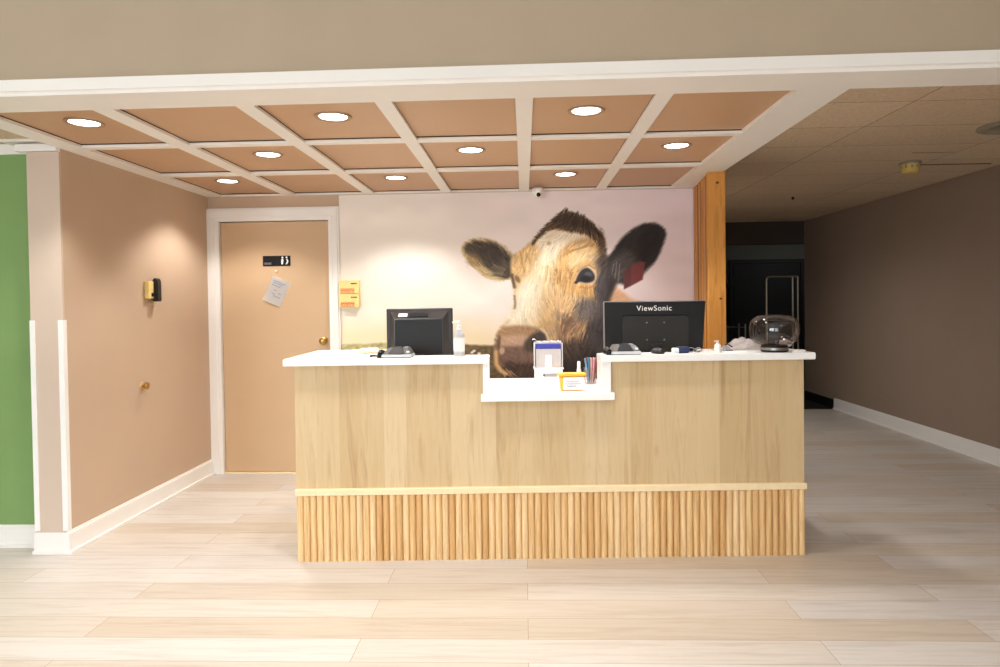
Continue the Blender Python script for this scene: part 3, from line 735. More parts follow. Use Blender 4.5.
# ------------------------------------------------------------------ monitors
def monitor_left():
    t = thing('computer_monitor', 'smaller black monitor seen from behind beside the hand sanitizer bottle', 'monitor', onD(.622, .40, .752), (0, 0, DR-.03))
    w, h, zb = .385, .574, .262
    bm = nb(); box(bm, -w/2, w/2, -.012, .028, zb, h, .006); 
    obj('casing', bm, M_dark, t)
    # frustum housing standing out of the back, towards us
    bm = nb()
    o_ = [(-w/2+.022, zb+.012), (w/2-.022, zb+.012), (w/2-.022, h-.016), (-w/2+.022, h-.016)]
    i_ = [(-w/2+.052, zb+.03), (w/2-.052, zb+.03), (w/2-.052, h-.058), (-w/2+.052, h-.058)]
    A = [bm.verts.new((x, -.0125, z)) for x, z in o_]; B = [bm.verts.new((x, -.045, z)) for x, z in i_]
    for k in range(4): bm.faces.new((A[k], A[(k+1) % 4], B[(k+1) % 4], B[k]))
    bm.faces.new(B); bm.faces.new(list(reversed(A)))
    hs = obj('back_housing', bm, M_gloss, t)
    bm = nb(); box(bm, -.138, .138, -.0475, -.044, zb+.034, h-.062, .003); obj('back_plate', bm, M_black, t)
    Mv = Matrix.Translation((0, -.0295, h-.037)) @ Matrix.Rotation(math.radians(-52), 4, 'X')
    bm = nb()
    box(bm, -.058, .058, -.003, .003, -.0155, .0155, .002, Mv)
    obj('vent_grille', bm, M_black, hs)
    bm = nb(); box(bm, -.118, -.066, -.0022, .002, -.016, .016, .001, Mv); obj('reflection_patch', bm, M_wplas, hs)  # white patch painted as the reflection on the housing's top bevel
    bm = nb(); box(bm, -.10, .10, -.09, .09, 0, .012, .004); box(bm, -.03, .03, -.065, -.046, .006, zb+.05, .003)
    obj('foot', bm, M_black, t)
monitor_left()
def monitor_right():
    t = thing('computer_monitor', 'wide black monitor with white maker lettering on its back', 'monitor', onD(1.993, .40, .752), (0, 0, DR-.05))
    w, h, zb = .582, .596, .252
    bm = nb(); prism(bm, [(-w/2+.006, zb), (w/2-.022, zb), (w/2, h), (-w/2, h)], 'y', -.02, .012)
    bmesh.ops.bevel(bm, geom=bm.edges[:], offset=.003, segments=1, affect='EDGES')
    obj('casing', bm, M_black, t)
    bm = nb(); box(bm, -w/2-.004, -w/2+.001, -.008, .014, zb+.004, h+.002, .001); box(bm, -w/2, w/2, .004, .014, h, h+.004, .001); obj('bezel_edge', bm, M_greyp, t)
    bm = nb(); prism(bm, [(-.190, zb+.02), (.190, zb+.02), (.190, h-.098), (.176, h-.084), (-.176, h-.084), (-.190, h-.098)], 'y', -.034, -.019)
    bmesh.ops.bevel(bm, geom=bm.edges[:], offset=.004, segments=2, affect='EDGES')
    hs = obj('back_housing', bm, M_dark, t)
    bm = nb(); box(bm, -.185, .190, -.024, -.0195, h-.082, h-.072, .002); obj('vent_slot', bm, M_ink, t)
    for x in (-.05, .05):
        for z in (zb+.122, zb+.222):
            bm = nb(); lathe(bm, [(0, 0), (.005, 0), (.004, .002), (0, .002)], 12, Matrix.Translation((x, -.034, z)) @ Matrix.Rotation(PI/2, 4, 'X')); obj('screw', bm, M_steel, hs)
    lettering('logo_lettering', 'ViewSonic', .0435, M_wplas, t, (-.004, -.0205, h-.040), (PI/2, 0, 0), .0001, .0008, 1.12)
    bm = nb(); lathe(bm, [(0, 0), (.12, 0), (.12, .006), (.10, .012), (0, .013)], 28, Matrix.Translation((0, -.03, 0))); box(bm, -.035, .035, -.052, -.034, .008, zb+.10, .004)
    obj('foot', bm, M_black, t, smooth=True)
monitor_right()

# ------------------------------------------------------------------ desk telephones
def frustum(bm, q0, z0, q1, z1):
    """two rectangles (x0, x1, y0, y1) joined"""
    A = [bm.verts.new((x, y, z0)) for x, y in ((q0[0], q0[2]), (q0[1], q0[2]), (q0[1], q0[3]), (q0[0], q0[3]))]
    B = [bm.verts.new((x, y, z1)) for x, y in ((q1[0], q1[2]), (q1[1], q1[2]), (q1[1], q1[3]), (q1[0], q1[3]))]
    bm.faces.new(list(reversed(A))); bm.faces.new(B)
    for k in range(4): bm.faces.new((A[k], A[(k+1) % 4], B[(k+1) % 4], B[k]))
def phone(u, v, rz, label):
    t = thing('desk_telephone', label, 'telephone', onD(u, v, CT), (0, 0, DR+rz))
    bm = nb(); frustum(bm, (-.080, .080, -.062, .07), .003, (-.078, .078, -.058, .07), .017)
    bmesh.ops.bevel(bm, geom=bm.edges[:], offset=.003, segments=2, affect='EDGES'); bs = obj('base', bm, M_silver, t)
    bm = nb(); box(bm, -.074, .074, -.055, .065, 0, .0035); obj('rubber_sole', bm, M_ink, bs)
    bm = nb(); frustum(bm, (-.076, .076, -.050, .068), .0165, (-.052, .056, -.012, .060), .050)
    bmesh.ops.bevel(bm, geom=bm.edges[:], offset=.003, segments=2, affect='EDGES'); bd = obj('body', bm, M_phone, t)
    bm = nb(); frustum(bm, (-.048, .044, -.0565, .0), .018, (-.022, .020, -.022, .02), .056)
    bmesh.ops.bevel(bm, geom=bm.edges[:], offset=.003, segments=2, affect='EDGES'); obj('stand_wedge', bm, M_black, t)
    bm = nb()
    tube(bm, [(-.088, -.048, .018), (-.092, -.02, .030), (-.092, .02, .030), (-.088, .055, .020)], [.012, .010, .010, .012], 12)
    for y in (-.046, .052): lathe(bm, [(0, -.018), (.014, -.018), (.016, -.008), (.013, .002), (0, .004)], 16, Matrix.Translation((-.089, y, .018)))
    obj('handset', bm, M_black, t, smooth=True)
    bm = nb(); box(bm, .03, .05, .0, .05, .0495, .0525); obj('keypad', bm, M_greyp, bd)
    bm = nb(); box(bm, .050, .066, -.040, -.030, .022, .034, .001, None); obj('socket', bm, M_wplas, bd)
phone(.548, .044, -.03, 'black desk telephone on silver base in front of smaller monitor')
phone(1.748, .042, .02, 'black desk telephone on silver base in front of wide monitor')
bm = nb(); pts = arc((.452, .05, CT+.006), (.42, .03, CT+.012), (.40, .06, CT+.005)) + arc((.40, .06, CT+.005), (.38, .09, CT+.005), (.41, .11, CT+.005))
tube(bm, [onD(*p) for p in pts], .0045, 8)
tag(obj('telephone_cord', bm, M_black, smooth=True), 'black cord looping beside the telephone at smaller monitor', 'cord')

# papers and a cream cushion shaped packet on the high counter by the door end
for k, (u, v, r, m, lb) in enumerate([(.14, .28, .15, M_paper, 'loose white sheet lying flat nearest the door on the high counter'), (.27, .52, -.1, M_cream, 'loose cream sheet lying flat behind the telephone of smaller monitor')]):
    bm = nb(); box(bm, -.108, .108, -.14, .14, 0, .002)
    tag(obj('paper_sheet', bm, m, None, onD(u, v, CT), False, (0, 0, DR+r)), lb, 'paper')
bm = nb(); box(bm, -.06, .06, -.05, .05, 0, .034, .016, None, 3)
for v_ in bm.verts: v_.co.z *= 1 - .3*(v_.co.x/.06)**2
tag(obj('cream_packet', bm, M_cream, None, onD(.335, .36, CT), True, (0, 0, DR+.2)), 'rounded cream packet lying between smaller monitor and tan door on the counter', 'packet')

# bottles
def pump_bottle(name, label, u, v, h, r, m, body='bottle'):
    t = thing(name, label, 'bottle', onD(u, v, CT), (0, 0, DR))
    bm = nb(); lathe(bm, [(0, 0), (r*.94, 0), (r, .005), (r, h*.60), (r*.86, h*.68), (r*.45, h*.74), (r*.42, h*.77), (0, h*.77)], 28); obj('container', bm, m, t, smooth=True)
    bm = nb(); lathe(bm, [(r*.50, h*.74), (r*.52, h*.75), (r*.52, h*.83), (r*.2, h*.85), (r*.18, h*.93), (r*.42, h*.94), (r*.40, h), (0, h)], 20)
    tube(bm, [(0, 0, h*.965), (-r*.7, -.002, h*.965), (-r*1.15, -.004, h*.94)], r*.16, 8)
    obj('pump', bm, M_wplas, t, smooth=True)
    bm = nb(); lathe(bm, [(r*1.012, h*.14), (r*1.012, h*.52)], 28, None, False); obj('wrap_label', bm, M_paper, t, smooth=True)
pump_bottle('sanitizer_bottle', 'tall clear hand sanitizer pump bottle beside the smaller monitor', 0.872, .045, .190, .030, M_bottle)
pump_bottle('lotion_bottle', 'tiny white pump bottle between wide monitor and glass globe', 2.246, .045, .064, .0165, M_wplas)

# mouse and clutter under the wide monitor
bm = nb(); lathe(bm, [(0, 0), (.03, 0), (.033, .006), (.030, .018), (.02, .027), (0, .031)], 24); bmesh.ops.scale(bm, vec=(1, 1.5, 1), verts=bm.verts)
tag(obj('computer_mouse', bm, M_dark, None, onD(1.93, .055, CT), True, (0, 0, .3)), 'dark computer mouse lying at the foot of wide monitor', 'mouse')
pk = thing('tissue_packet', 'small navy and white packet at the foot of wide monitor', 'packet', onD(2.05, .055, CT), (0, 0, DR+.2))
bm = nb(); box(bm, -.018, .044, -.022, .022, 0, .034, .008); obj('wrapper', bm, M_navy, pk, smooth=True)
bm = nb(); box(bm, -.044, -.015, -.020, .020, 0, .028, .006); obj('tissue_end', bm, M_wplas, pk, smooth=True)
gl = thing('eyeglasses', 'folded dark eyeglasses lying beside navy packet', 'eyeglasses', onD(2.125, .045, CT), (0, 0, DR-.3))
bm = nb()
for sx in (-.018, .018): tube(bm, [(sx+.014*math.cos(k*PI/6), -.004, .017+.012*math.sin(k*PI/6)) for k in range(13)], .0022, 6)
tube(bm, [(-.005, -.004, .02), (0, -.005, .023), (.005, -.004, .02)], .002, 6); obj('rims', bm, M_greyp, gl, smooth=True)
for sx in (-1, 1):
    bm = nb(); tube(bm, [(sx*.033, -.003, .018), (sx*.034, .02, .01), (sx*-.02, .03+.006*sx, .004)], .0022, 6); obj('temple', bm, M_dark, gl, smooth=True)

# ------------------------------------------------------------------ glass globe and the things round it
g = thing('glass_globe', 'smoky glass globe on a black foot at the corridor end of the counter', 'glass bowl', onD(2.552, .056, CT), (0, 0, DR))
bm = nb(); pf = []
for k in range(0, 33):
    a_ = -PI/2 + PI*k/32
    c_, s_ = math.cos(a_), math.sin(a_)
    pf.append((.126*abs(c_)**.62, .034+.082 + .083*(abs(s_)**.75)*(1 if s_ > 0 else -1)))
pf = [(r_, z_) for r_, z_ in pf if r_ > .045 or z_ < .12]; pf[0] = (0, pf[0][1])
lathe(bm, pf, 48, None, False); obj('glass_shell', bm, M_smoke, g, smooth=True)
bm = nb(); lathe(bm, [(0, 0), (.066, 0), (.069, .006), (.069, .028), (.064, .034), (0, .035)], 36); obj('foot', bm, M_black, g, smooth=True)
bm = nb(); lathe(bm, [(.0695, .011), (.0705, .012), (.0705, .024), (.0695, .025)], 36, None, False); obj('foot_band', bm, M_steel, g, smooth=True)
# crumpled clear wrapping behind the globe
bm = nb(); n1, n2 = 34, 20; vs = {}
r3 = random.Random(5)
for i in range(n1+1):
    for j in range(n2+1):
        a_ = i/n1; b_ = j/n2
        x = -.20 + .38*a_ + .02*math.sin(9*b_); y = -.052 + .105*b_ + .008*math.sin(7*a_)
        env = math.sin(PI*b_)**.6 * max(0, math.sin(PI*min(1, a_*1.05)))**.9 * (.022 + .042*math.exp(-((a_-.58)/.28)**2))
        z = env*(.72 + .28*math.sin(13*a_+5*b_)) + .007*r3.random()*(env/.03) + .003
        vs[i, j] = bm.verts.new((x, y, z))
for i in range(n1):
    for j in range(n2): bm.faces.new((vs[i, j], vs[i+1, j], vs[i+1, j+1], vs[i, j+1]))
bmesh.ops.solidify(bm, geom=bm.faces[:], thickness=.0015)
tag(obj('crumpled_wrapping', bm, M_film, None, onD(2.475, .236, CT), False, (0, 0, DR)), 'crumpled white wrapping paper heaped behind the glass globe', 'paper')
for k, (u, v, r, lb) in enumerate([(2.34, .06, .2, 'white leaflet lying flat between tiny pump bottle and glass globe')]):
    bm = nb(); box(bm, -.06, .06, -.035, .035, 0, .003); tag(obj('leaflet', bm, M_paper, None, onD(u, v, CT), False, (0, 0, DR+r)), lb, 'leaflet')
ph = thing('open_clip', 'dark open clip lying by crumpled paper behind tiny pump bottle', 'clip', onD(2.325, .13, CT), (0, 0, .4))  # an open clip with a jaw and a lever
bm = nb(); prism(bm, [(-.02, 0), (.03, 0), (.03, .006), (-.005, .030), (-.02, .034)], 'y', -.012, .012); obj('jaw', bm, M_greyp, ph)
bm = nb(); tube(bm, [(-.018, 0, .032), (.005, 0, .040), (.035, 0, .022)], .004, 8); obj('lever', bm, M_dark, ph, smooth=True)
bm = nb(); box(bm, -.034, .034, -.022, .022, 0, .011, .002)
tag(obj('card_stack', bm, M_paper, None, onD(2.668, .04, CT), False, (0, 0, DR)), 'little stack of white cards beside foot of glass globe', 'cards')
bm = nb(); r3 = random.Random(9)
bmesh.ops.create_icosphere(bm, subdivisions=3, radius=.034)
for v_ in bm.verts:
    v_.co *= .75 + .4*r3.random(); v_.co.z = max(-.028, v_.co.z*.75)
    v_.co.z += .028
tag(obj('crumpled_film', bm, M_bottle, None, onD(2.695, .255, CT), False), 'crumpled clear film ball at the corridor end of counter', 'plastic film')

# ------------------------------------------------------------------ things on the low ledge
h = thing('leaflet_holder', 'clear leaflet holder on white box in middle of low ledge', 'leaflet holder', onD(1.374, .46, LT), (0, 0, DR-.02))
bm = nb(); box(bm, -.082, .082, -.05, .05, 0, .086, .003); box(bm, -.088, .088, -.056, .054, .082, .090, .002); obj('box', bm, M_wplas, h)
bm = nb(); box(bm, -.084, -.080, -.036, .036, .0905, .235, .001); box(bm, .080, .084, -.036, .036, .0905, .235, .001); box(bm, -.08, .08, .032, .036, .0905, .24, .001); obj('back_panel', bm, M_wplas, h)
bm = nb(); prism(bm, [(-.08, .0905), (.08, .0905), (.08, .215), (.03, .215), (.02, .205), (-.02, .205), (-.03, .215), (-.08, .215)], 'y', -.038, -.035); obj('front_pocket', bm, M_acryl, h)
bm = nb(); box(bm, -.020, .020, -.0405, -.0385, .0905, .165, .001); obj('pocket_tab', bm, M_wplas, h)
lf = thing('leaflet_stack', 'stack of leaflets with violet top edge in clear holder', 'leaflets', onD(1.374, .46, LT+.092), (0, 0, DR-.02))
bm = nb(); box(bm, -.074, .074, -.03, .02, 0, .126, .001); obj('sheets', bm, M_paper, lf)
bm = nb(); box(bm, -.074, .074, -.0312, -.0302, .108, .134); box(bm, -.074, .074, -.030, .018, .127, .136); obj('printed_edge', bm, M_violet, lf)
bm = nb(); vs = {}
for i in range(13):
    for j in range(3):
        x = -.092 + .17*i/12; vs[i, j] = bm.verts.new((x, -.02+.022*j, .004 + .010*abs(math.sin(i*1.1+j)) + (.014 if i < 2 else 0)))
for i in range(12):
    for j in range(2): bm.faces.new((vs[i, j], vs[i+1, j], vs[i+1, j+1], vs[i, j+1]))
bmesh.ops.solidify(bm, geom=bm.faces[:], thickness=.0015)
tag(obj('tissue', bm, M_paper, None, onD(1.374, .46, LT+.233), True, (0, 0, DR)), 'crinkled white tissue lying on top of leaflets in holder', 'tissue')

tb = thing('card_tub', 'small orange tub with white handwritten label on low ledge', 'tub', onD(1.472, .085, LT), (0, 0, DR+.04))
bm = nb(); prism(bm, [(-.060, .0), (.060, 0), (.066, .078), (-.066, .078)], 'y', -.03, .03)
bmesh.ops.bevel(bm, geom=bm.edges[:], offset=.006, segments=3, affect='EDGES'); obj('cup', bm, M_orange, tb, smooth=True)
bm = nb(); box(bm, -.074, .074, -.036, .036, .078, .094, .005); obj('lid', bm, M_orange, tb, smooth=True)
bm = nb(); box(bm, -.050, .062, -.0335, -.0305, .005, .074, .001); lab = obj('front_label', bm, M_paper, tb)
bm = nb()
for z0, xa, xb in ((.052, -.034, .034), (.039, -.036, .044), (.026, -.030, .018)):
    pts = [(xa+(xb-xa)*k/24, -.0345, z0 + .0032*math.sin(k*1.9)*(1+.5*math.sin(k*.7))) for k in range(25)]
    tube(bm, pts, .0011, 5)
obj('handwriting', bm, M_bluei, lab)
pe = thing('grey_pen', 'grey pen resting against leaflet box beside orange tub', 'pen', onD(1.385, .09, LT+.083))
pe.rotation_euler = (0, 0, DR)
bm = nb(); tube(bm, [(-.058, 0, 0), (.010, 0, .0)], .0095, 12); obj('barrel', bm, M_greyp, pe, smooth=True)
bm = nb(); tube(bm, [(-.066, 0, 0), (-.058, 0, 0)], [.004, .009], 12); obj('tip', bm, M_dark, pe, smooth=True)

cup = thing('pen_cup', 'clear cup of pens against the cheek of low ledge', 'cup', onD(1.612, .37, LT), (0, 0, DR))
bm = nb(); lathe(bm, [(.034, .002), (.040, .095), (.0385, .095), (.0325, .004)], 28, None, False); obj('wall', bm, M_acryl, cup, smooth=True)
bm = nb(); lathe(bm, [(0, 0), (.034, 0), (.034, .004), (0, .004)], 28); obj('bottom', bm, M_acryl, cup, smooth=True)
penrows = [('pink pen standing in the clear cup', M_pink, [(-.020, -.012, -.18, .03), (.004, -.020, .10, .02), (.02, .0, .16, -.05), (.012, .012, .22, .1)]),
           ('maroon pen standing in the clear cup', M_maroon, [(-.006, -.006, .05, -.04), (.022, -.012, .26, .05), (-.016, .014, -.1, .1)]),
           ('blue pen standing in the clear cup', M_teal, [(-.012, -.022, -.28, -.02), (-.004, .02, -.12, .05), (-.02, .002, .16, -.08)]),
           ('white capped pen standing in the clear cup', M_wplas, [(.0, -.002, .03, .0), (.012, -.006, .12, .0)])]
for lb, m, spots in penrows:
    first = None
    for (dx, dy, tx, ty) in spots:
        o_ = onD(1.612+dx*.8, .37+dy*.8, LT+.006)
        if first is None:
            first = thing('pen', lb, 'pen', o_, (ty*.6, tx*.6, 0), lb.split(' pen')[0] + ' pens in the cup')
            bm = nb(); lathe(bm, [(0, 0), (.0016, .002), (.0045, .016), (.0048, .11), (.0048, .118)], 10); obj('barrel', bm, m, first, smooth=True)
            bm = nb(); lathe(bm, [(.0046, .118), (.0050, .119), (.0048, .142), (0, .146)], 10); obj('cap', bm, m if m is not M_wplas else M_paper, first, smooth=True)
        else: dup(first, o_, (ty*.6, tx*.6, 0))
sb = thing('correction_bottle', 'slim white bottle standing beside the cup of pens', 'bottle', onD(1.556, .46, LT), (0, 0, 0))
bm = nb(); lathe(bm, [(0, 0), (.0125, 0), (.0135, .004), (.0135, .07), (.009, .084), (0, .084)], 20); obj('container', bm, M_wplas, sb, smooth=True)
bm = nb(); lathe(bm, [(0, .083), (.0105, .083), (.0095, .118), (.006, .122), (0, .122)], 20); obj('cap', bm, M_wplas, sb, smooth=True)

# ------------------------------------------------------------------ wall fittings
bx = None
for k, (z0, lb) in enumerate([(1.440, 'upper of two pale yellow cartons with red print beside the door casing'), (1.332, 'lower of two pale yellow cartons with red print beside the door casing')]):
    t = thing('carton', lb, 'carton', (-1.380, YB-.0028, z0), (0, 0, 0), 'yellow cartons on the wall')
    bm = nb(); box(bm, -.082, .076, -.045, 0, 0, .104, .0025); obj('carton_box', bm, M_yellow, t)
    bm = nb(); x = -.070
    for wd in (.011, .015, .013, .011, .014, .016, .012):
        prism(bm, [(x, .012), (x+.0035, .012), (x+.0035, .026), (x+wd-.0035, .026), (x+wd-.0035, .012), (x+wd, .012), (x+wd, .034), (x, .034)], 'y', -.0462, -.0450); x += wd+.0028
    for z in (.006, .038): box(bm, -.072, .040, -.0460, -.0450, z, z+.003)
    obj('red_lettering', bm, M_red, t)
    bm = nb(); x = .012
    for wd in (.008, .007, .009, .007, .008): box(bm, x, x+wd, -.0460, -.0450, .074, .084); x += wd+.0018
    obj('black_lettering', bm, M_ink, t)
wp = thing('wall_card_reader', 'black wall reader on a brass plate on taupe side wall', 'card reader', (XL, 4.46, 1.47), (0, 0, PI/2))
# local x -> world +Y (away), local y -> world -X (into the wall)
bm = nb(); box(bm, -.075, -.012, -.030, 0, -.058, .058, .004); obj('back_plate', bm, M_yellow, wp)
bm = nb(); box(bm, -.045, -.020, -.036, -.029, -.045, -.020, .003); obj('switch', bm, M_black, wp)
bm = nb(); prism(bm, [(-.075, -.078), (-.075, .050), (-.068, .074), (-.05, .082), (-.03, .076), (-.022, .06), (-.022, -.078)], 'x', -.010, .045, Matrix.Identity(4))
for v_ in bm.verts: v_.co = Vector((v_.co.x, v_.co.y*.7, v_.co.z))
bmesh.ops.bevel(bm, geom=bm.edges[:], offset=.005, segments=2, affect='EDGES'); obj('reader_body', bm, M_dark, wp, smooth=True)
bm = nb(); box(bm, -.004, .040, -.018, 0, -.065, .055); obj('mount', bm, M_black, wp)
kb = thing('wall_stop', 'small brass door stop knob low on taupe side wall', 'door stop', (XL, 4.325, .836), (0, PI/2, 0))
bm = nb(); lathe(bm, [(0, 0), (.030, 0), (.030, .004), (.024, .008), (0, .008)], 24); obj('rosette', bm, M_grommet, kb, smooth=True)
bm = nb(); lathe(bm, [(.010, .008), (.010, .020), (.020, .026), (.024, .036), (.021, .046), (0, .050)], 20); obj('knob', bm, M_brass, kb, smooth=True)

# ------------------------------------------------------------------ recessed downlights
lx = [-2.105, -1.50, -.895, -.300, .303, .892]; rows = [(3.17, (0, 2, 4)), (3.925, (1, 3, 5)), (4.73, (0, 2, 4))]
desc = {(0, 0): 'in the front row nearest the green wall', (0, 2): 'in the middle of front row', (0, 4): 'in the front row nearest the corridor',
        (1, 1): 'in the second row nearest the side wall', (1, 3): 'in the middle of second row', (1, 5): 'in the second row beside the wide soffit',
        (2, 0): 'in the back row above the side wall reader', (2, 2): 'in the back row above the smaller monitor', (2, 4): 'in the back row above the cow poll'}
first = None
for r_, (y, cols) in enumerate(rows):
    for c_ in cols:
        lb = 'round recessed downlight ' + desc[r_, c_]
        loc = (lx[c_], y, ZC+.020)
        if first is None:
            first = thing('downlight', lb, 'ceiling light', loc, (0, 0, 0), 'recessed downlights in the coffers')
            bm = nb(); lathe(bm, [(.066, -.002), (.080, -.001), (.088, -.004), (.086, -.007), (.076, -.0085), (.068, -.005), (.066, -.003)], 40, None, False); obj('trim_ring', bm, M_baffle, first, smooth=True)
            bm = nb(); lathe(bm, [(0, -.0042), (.050, -.0042), (.067, -.0032), (.067, -.001), (0, -.001)], 40); obj('lens', bm, M_lens, first, smooth=True)
            ld = bpy.data.lights.new('downlight_beam', 'SPOT'); ld.energy = CE; ld.color = CC; ld.spot_size = math.radians(120); ld.spot_blend = .48; ld.shadow_soft_size = .06
            lo = bpy.data.objects.new('beam', ld); COL.objects.link(lo); lo.parent = first; lo.location = (0, 0, -.024)
        else:
            dup(first, loc, None, lb)
# camera dome
dm = thing('security_camera', 'small white dome camera on the rib above the cow', 'security camera', (.118, 5.20, ZC))
bm = nb(); lathe(bm, [(0, 0), (.044, 0), (.046, -.012), (.046, -.030), (.040, -.036), (0, -.036)], 28); obj('housing', bm, M_wplas, dm, smooth=True)
bm = nb(); lathe(bm, [(.036, -.034), (.036, -.040), (.030, -.056), (.016, -.068), (0, -.071)], 24); obj('dome', bm, M_wplas, dm, smooth=True)
bm = nb(); lathe(bm, [(0, -.008), (.012, -.006), (.016, 0), (.016, .006), (0, .008)], 18, Matrix.Translation((.004, -.030, -.052)) @ Matrix.Rotation(PI/2, 4, 'X')); obj('lens', bm, M_ink, dm, smooth=True)
# corridor ceiling fittings
sd = thing('smoke_detector', 'yellowed smoke detector on the corridor ceiling', 'smoke detector', (2.98, 5.28, ZH))
bm = nb(); lathe(bm, [(0, 0), (.075, 0), (.078, -.01), (.075, -.018), (0, -.018)], 32); obj('base', bm, M_vent, sd, smooth=True)
bm = nb(); lathe(bm, [(.064, -.018), (.064, -.060), (.056, -.080), (.038, -.088), (0, -.09)], 28); obj('cap', bm, M_amber, sd, smooth=True)
bm = nb()
for k in range(10):
    box(bm, .05, .0655, -.008, .008, -.050, -.030, .001, Matrix.Rotation(2*PI*k/10, 4, 'Z'))
obj('vent_slots', bm, M_vent, sd)
vt = thing('ceiling_diffuser', 'round grey air diffuser on the corridor ceiling near the beam', 'vent', (3.02, 4.20, ZH))
bm = nb(); lathe(bm, [(.16, 0), (.215, 0), (.218, -.006), (.20, -.012), (.165, -.016)], 44, None, False); obj('rim', bm, M_vent, vt, smooth=True)
bm = nb()
for r0 in (.04, .08, .12, .155): lathe(bm, [(r0-.03, -.004), (r0, -.020), (r0+.006, -.018), (r0-.022, 0)], 40, None, False)
lathe(bm, [(0, 0), (.17, 0), (.17, -.003), (0, -.003)], 40)
obj('cones', bm, M_vent, vt, smooth=True)
bm = nb(); lathe(bm, [(0, 0), (.014, 0), (.012, -.02), (.018, -.024), (0, -.028)], 14)
tag(obj('sprinkler_head', bm, M_dark, None, (2.76, 6.97, ZH), True), 'tiny dark sprinkler head on the far corridor ceiling', 'sprinkler')
bm = nb(); box(bm, 2.80, 3.12, 4.93, 4.942, ZH-.005, ZH); struct('trim_5', bm, M_vent, 'pale exposed ceiling grid strip on the corridor ceiling', 'ceiling trim')
bm = nb(); box(bm, 3.12, 3.66, 5.385, 5.398, ZH-.004, ZH); struct('trim_7', bm, M_header, 'dark gap strip on the corridor ceiling', 'ceiling trim')

# ------------------------------------------------------------------ unlit room behind the corridor
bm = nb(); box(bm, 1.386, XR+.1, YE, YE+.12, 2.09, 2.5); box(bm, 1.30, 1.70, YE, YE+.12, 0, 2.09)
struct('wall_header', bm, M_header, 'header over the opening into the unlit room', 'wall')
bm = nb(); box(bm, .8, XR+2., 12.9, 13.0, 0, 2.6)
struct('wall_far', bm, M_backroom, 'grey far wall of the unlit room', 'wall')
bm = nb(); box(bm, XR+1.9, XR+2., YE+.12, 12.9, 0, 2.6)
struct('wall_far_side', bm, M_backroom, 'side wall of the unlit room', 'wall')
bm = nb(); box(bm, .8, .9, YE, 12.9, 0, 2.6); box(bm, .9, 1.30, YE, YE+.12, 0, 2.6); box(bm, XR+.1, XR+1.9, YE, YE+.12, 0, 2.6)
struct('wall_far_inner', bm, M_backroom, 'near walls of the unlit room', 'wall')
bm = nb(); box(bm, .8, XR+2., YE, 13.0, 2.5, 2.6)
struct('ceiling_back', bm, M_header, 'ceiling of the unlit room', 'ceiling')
d2 = tag(bpy.data.objects.new('door_2', None), 'wide black door in the far wall of the unlit room', 'door', None, 'structure'); COL.objects.link(d2); d2.location = (4.6, 12.9, 0)
bm = nb(); box(bm, -.62, .62, -.05, 0, .01, 2.02, .004); obj('door_leaf', bm, M_darkdoor, d2)
bm = nb(); prism(bm, [(-.70, 0), (-.70, 2.1), (.70, 2.1), (.70, 0), (.63, 0), (.63, 2.03), (-.63, 2.03), (-.63, 0)], 'y', -.06, 0); obj('door_casing', bm, M_darkdoor, d2)
rk = thing('clothes_rack', 'tubular metal rack standing in the dark opening beyond the counter', 'rack', (3.555, 9.40, .004))
bm = nb()
tube(bm, [(-.20, 0, .05), (-.20, 0, 1.60)] + arc((-.20, 0, 1.60), (-.20, 0, 1.655), (-.15, 0, 1.655)) + [(.22, 0, 1.655)], .013, 10); obj('frame_tube', bm, M_chrome, rk, smooth=True)
for x in (.165, .235):
    bm = nb(); tube(bm, [(x, .02, .05), (x, .02, 1.655)], .011, 10); obj('upright', bm, M_chrome, rk, smooth=True)
for z in (.32, 1.05):
    bm = nb(); tube(bm, [(-.20, .0, z), (.235, .02, z)], .009, 8); obj('crossbar', bm, M_chrome, rk, smooth=True)
for x in (-.20, .20):
    bm = nb(); box(bm, x-.02, x+.02, -.22, .22, .03, .06, .005)
    for y in (-.18, .18): lathe(bm, [(0, 0), (.02, 0), (.02, .03), (0, .03)], 14, Matrix.Translation((x, y, 0)))
    obj('foot', bm, M_dark, rk)
ch = thing('wire_shelf', 'low dark wire shelf unit in the unlit room by the pine column', 'shelf', (2.93, 9.75, .004))
for x in (-.2, .2):
    for y in (-.14, .14):
        bm = nb(); tube(bm, [(x, y, 0), (x, y, 1.0)], .011, 8); obj('post', bm, M_steel, ch, smooth=True)
for z in (.25, .6, .95):
    bm = nb()
    for k in range(9): tube(bm, [(-.2+.05*k, -.14, z), (-.2+.05*k, .14, z)], .004, 6)
    for y in (-.14, .14): tube(bm, [(-.2, y, z), (.2, y, z)], .007, 6)
    obj('shelf', bm, M_steel, ch, smooth=True)
cb = thing('hanging_coat', 'dark coat hanging on the far wall beside pine column', 'coat', (3.72, 12.88, 1.72))
bm = nb(); lathe(bm, [(.02, .0), (.10, -.05), (.15, -.14), (.16, -.5), (.18, -.82), (.15, -.86), (0, -.86)], 24)
for v_ in bm.verts: v_.co.y = v_.co.y*.4 - .09 + .012*math.sin(v_.co.x*60)
obj('cloth', bm, M_ink, cb, smooth=True)
bm = nb(); tube(bm, [(0, -.005, .03), (0, -.06, .02), (0, -.09, -.02)], .008, 8); obj('hook', bm, M_steel, cb, smooth=True)

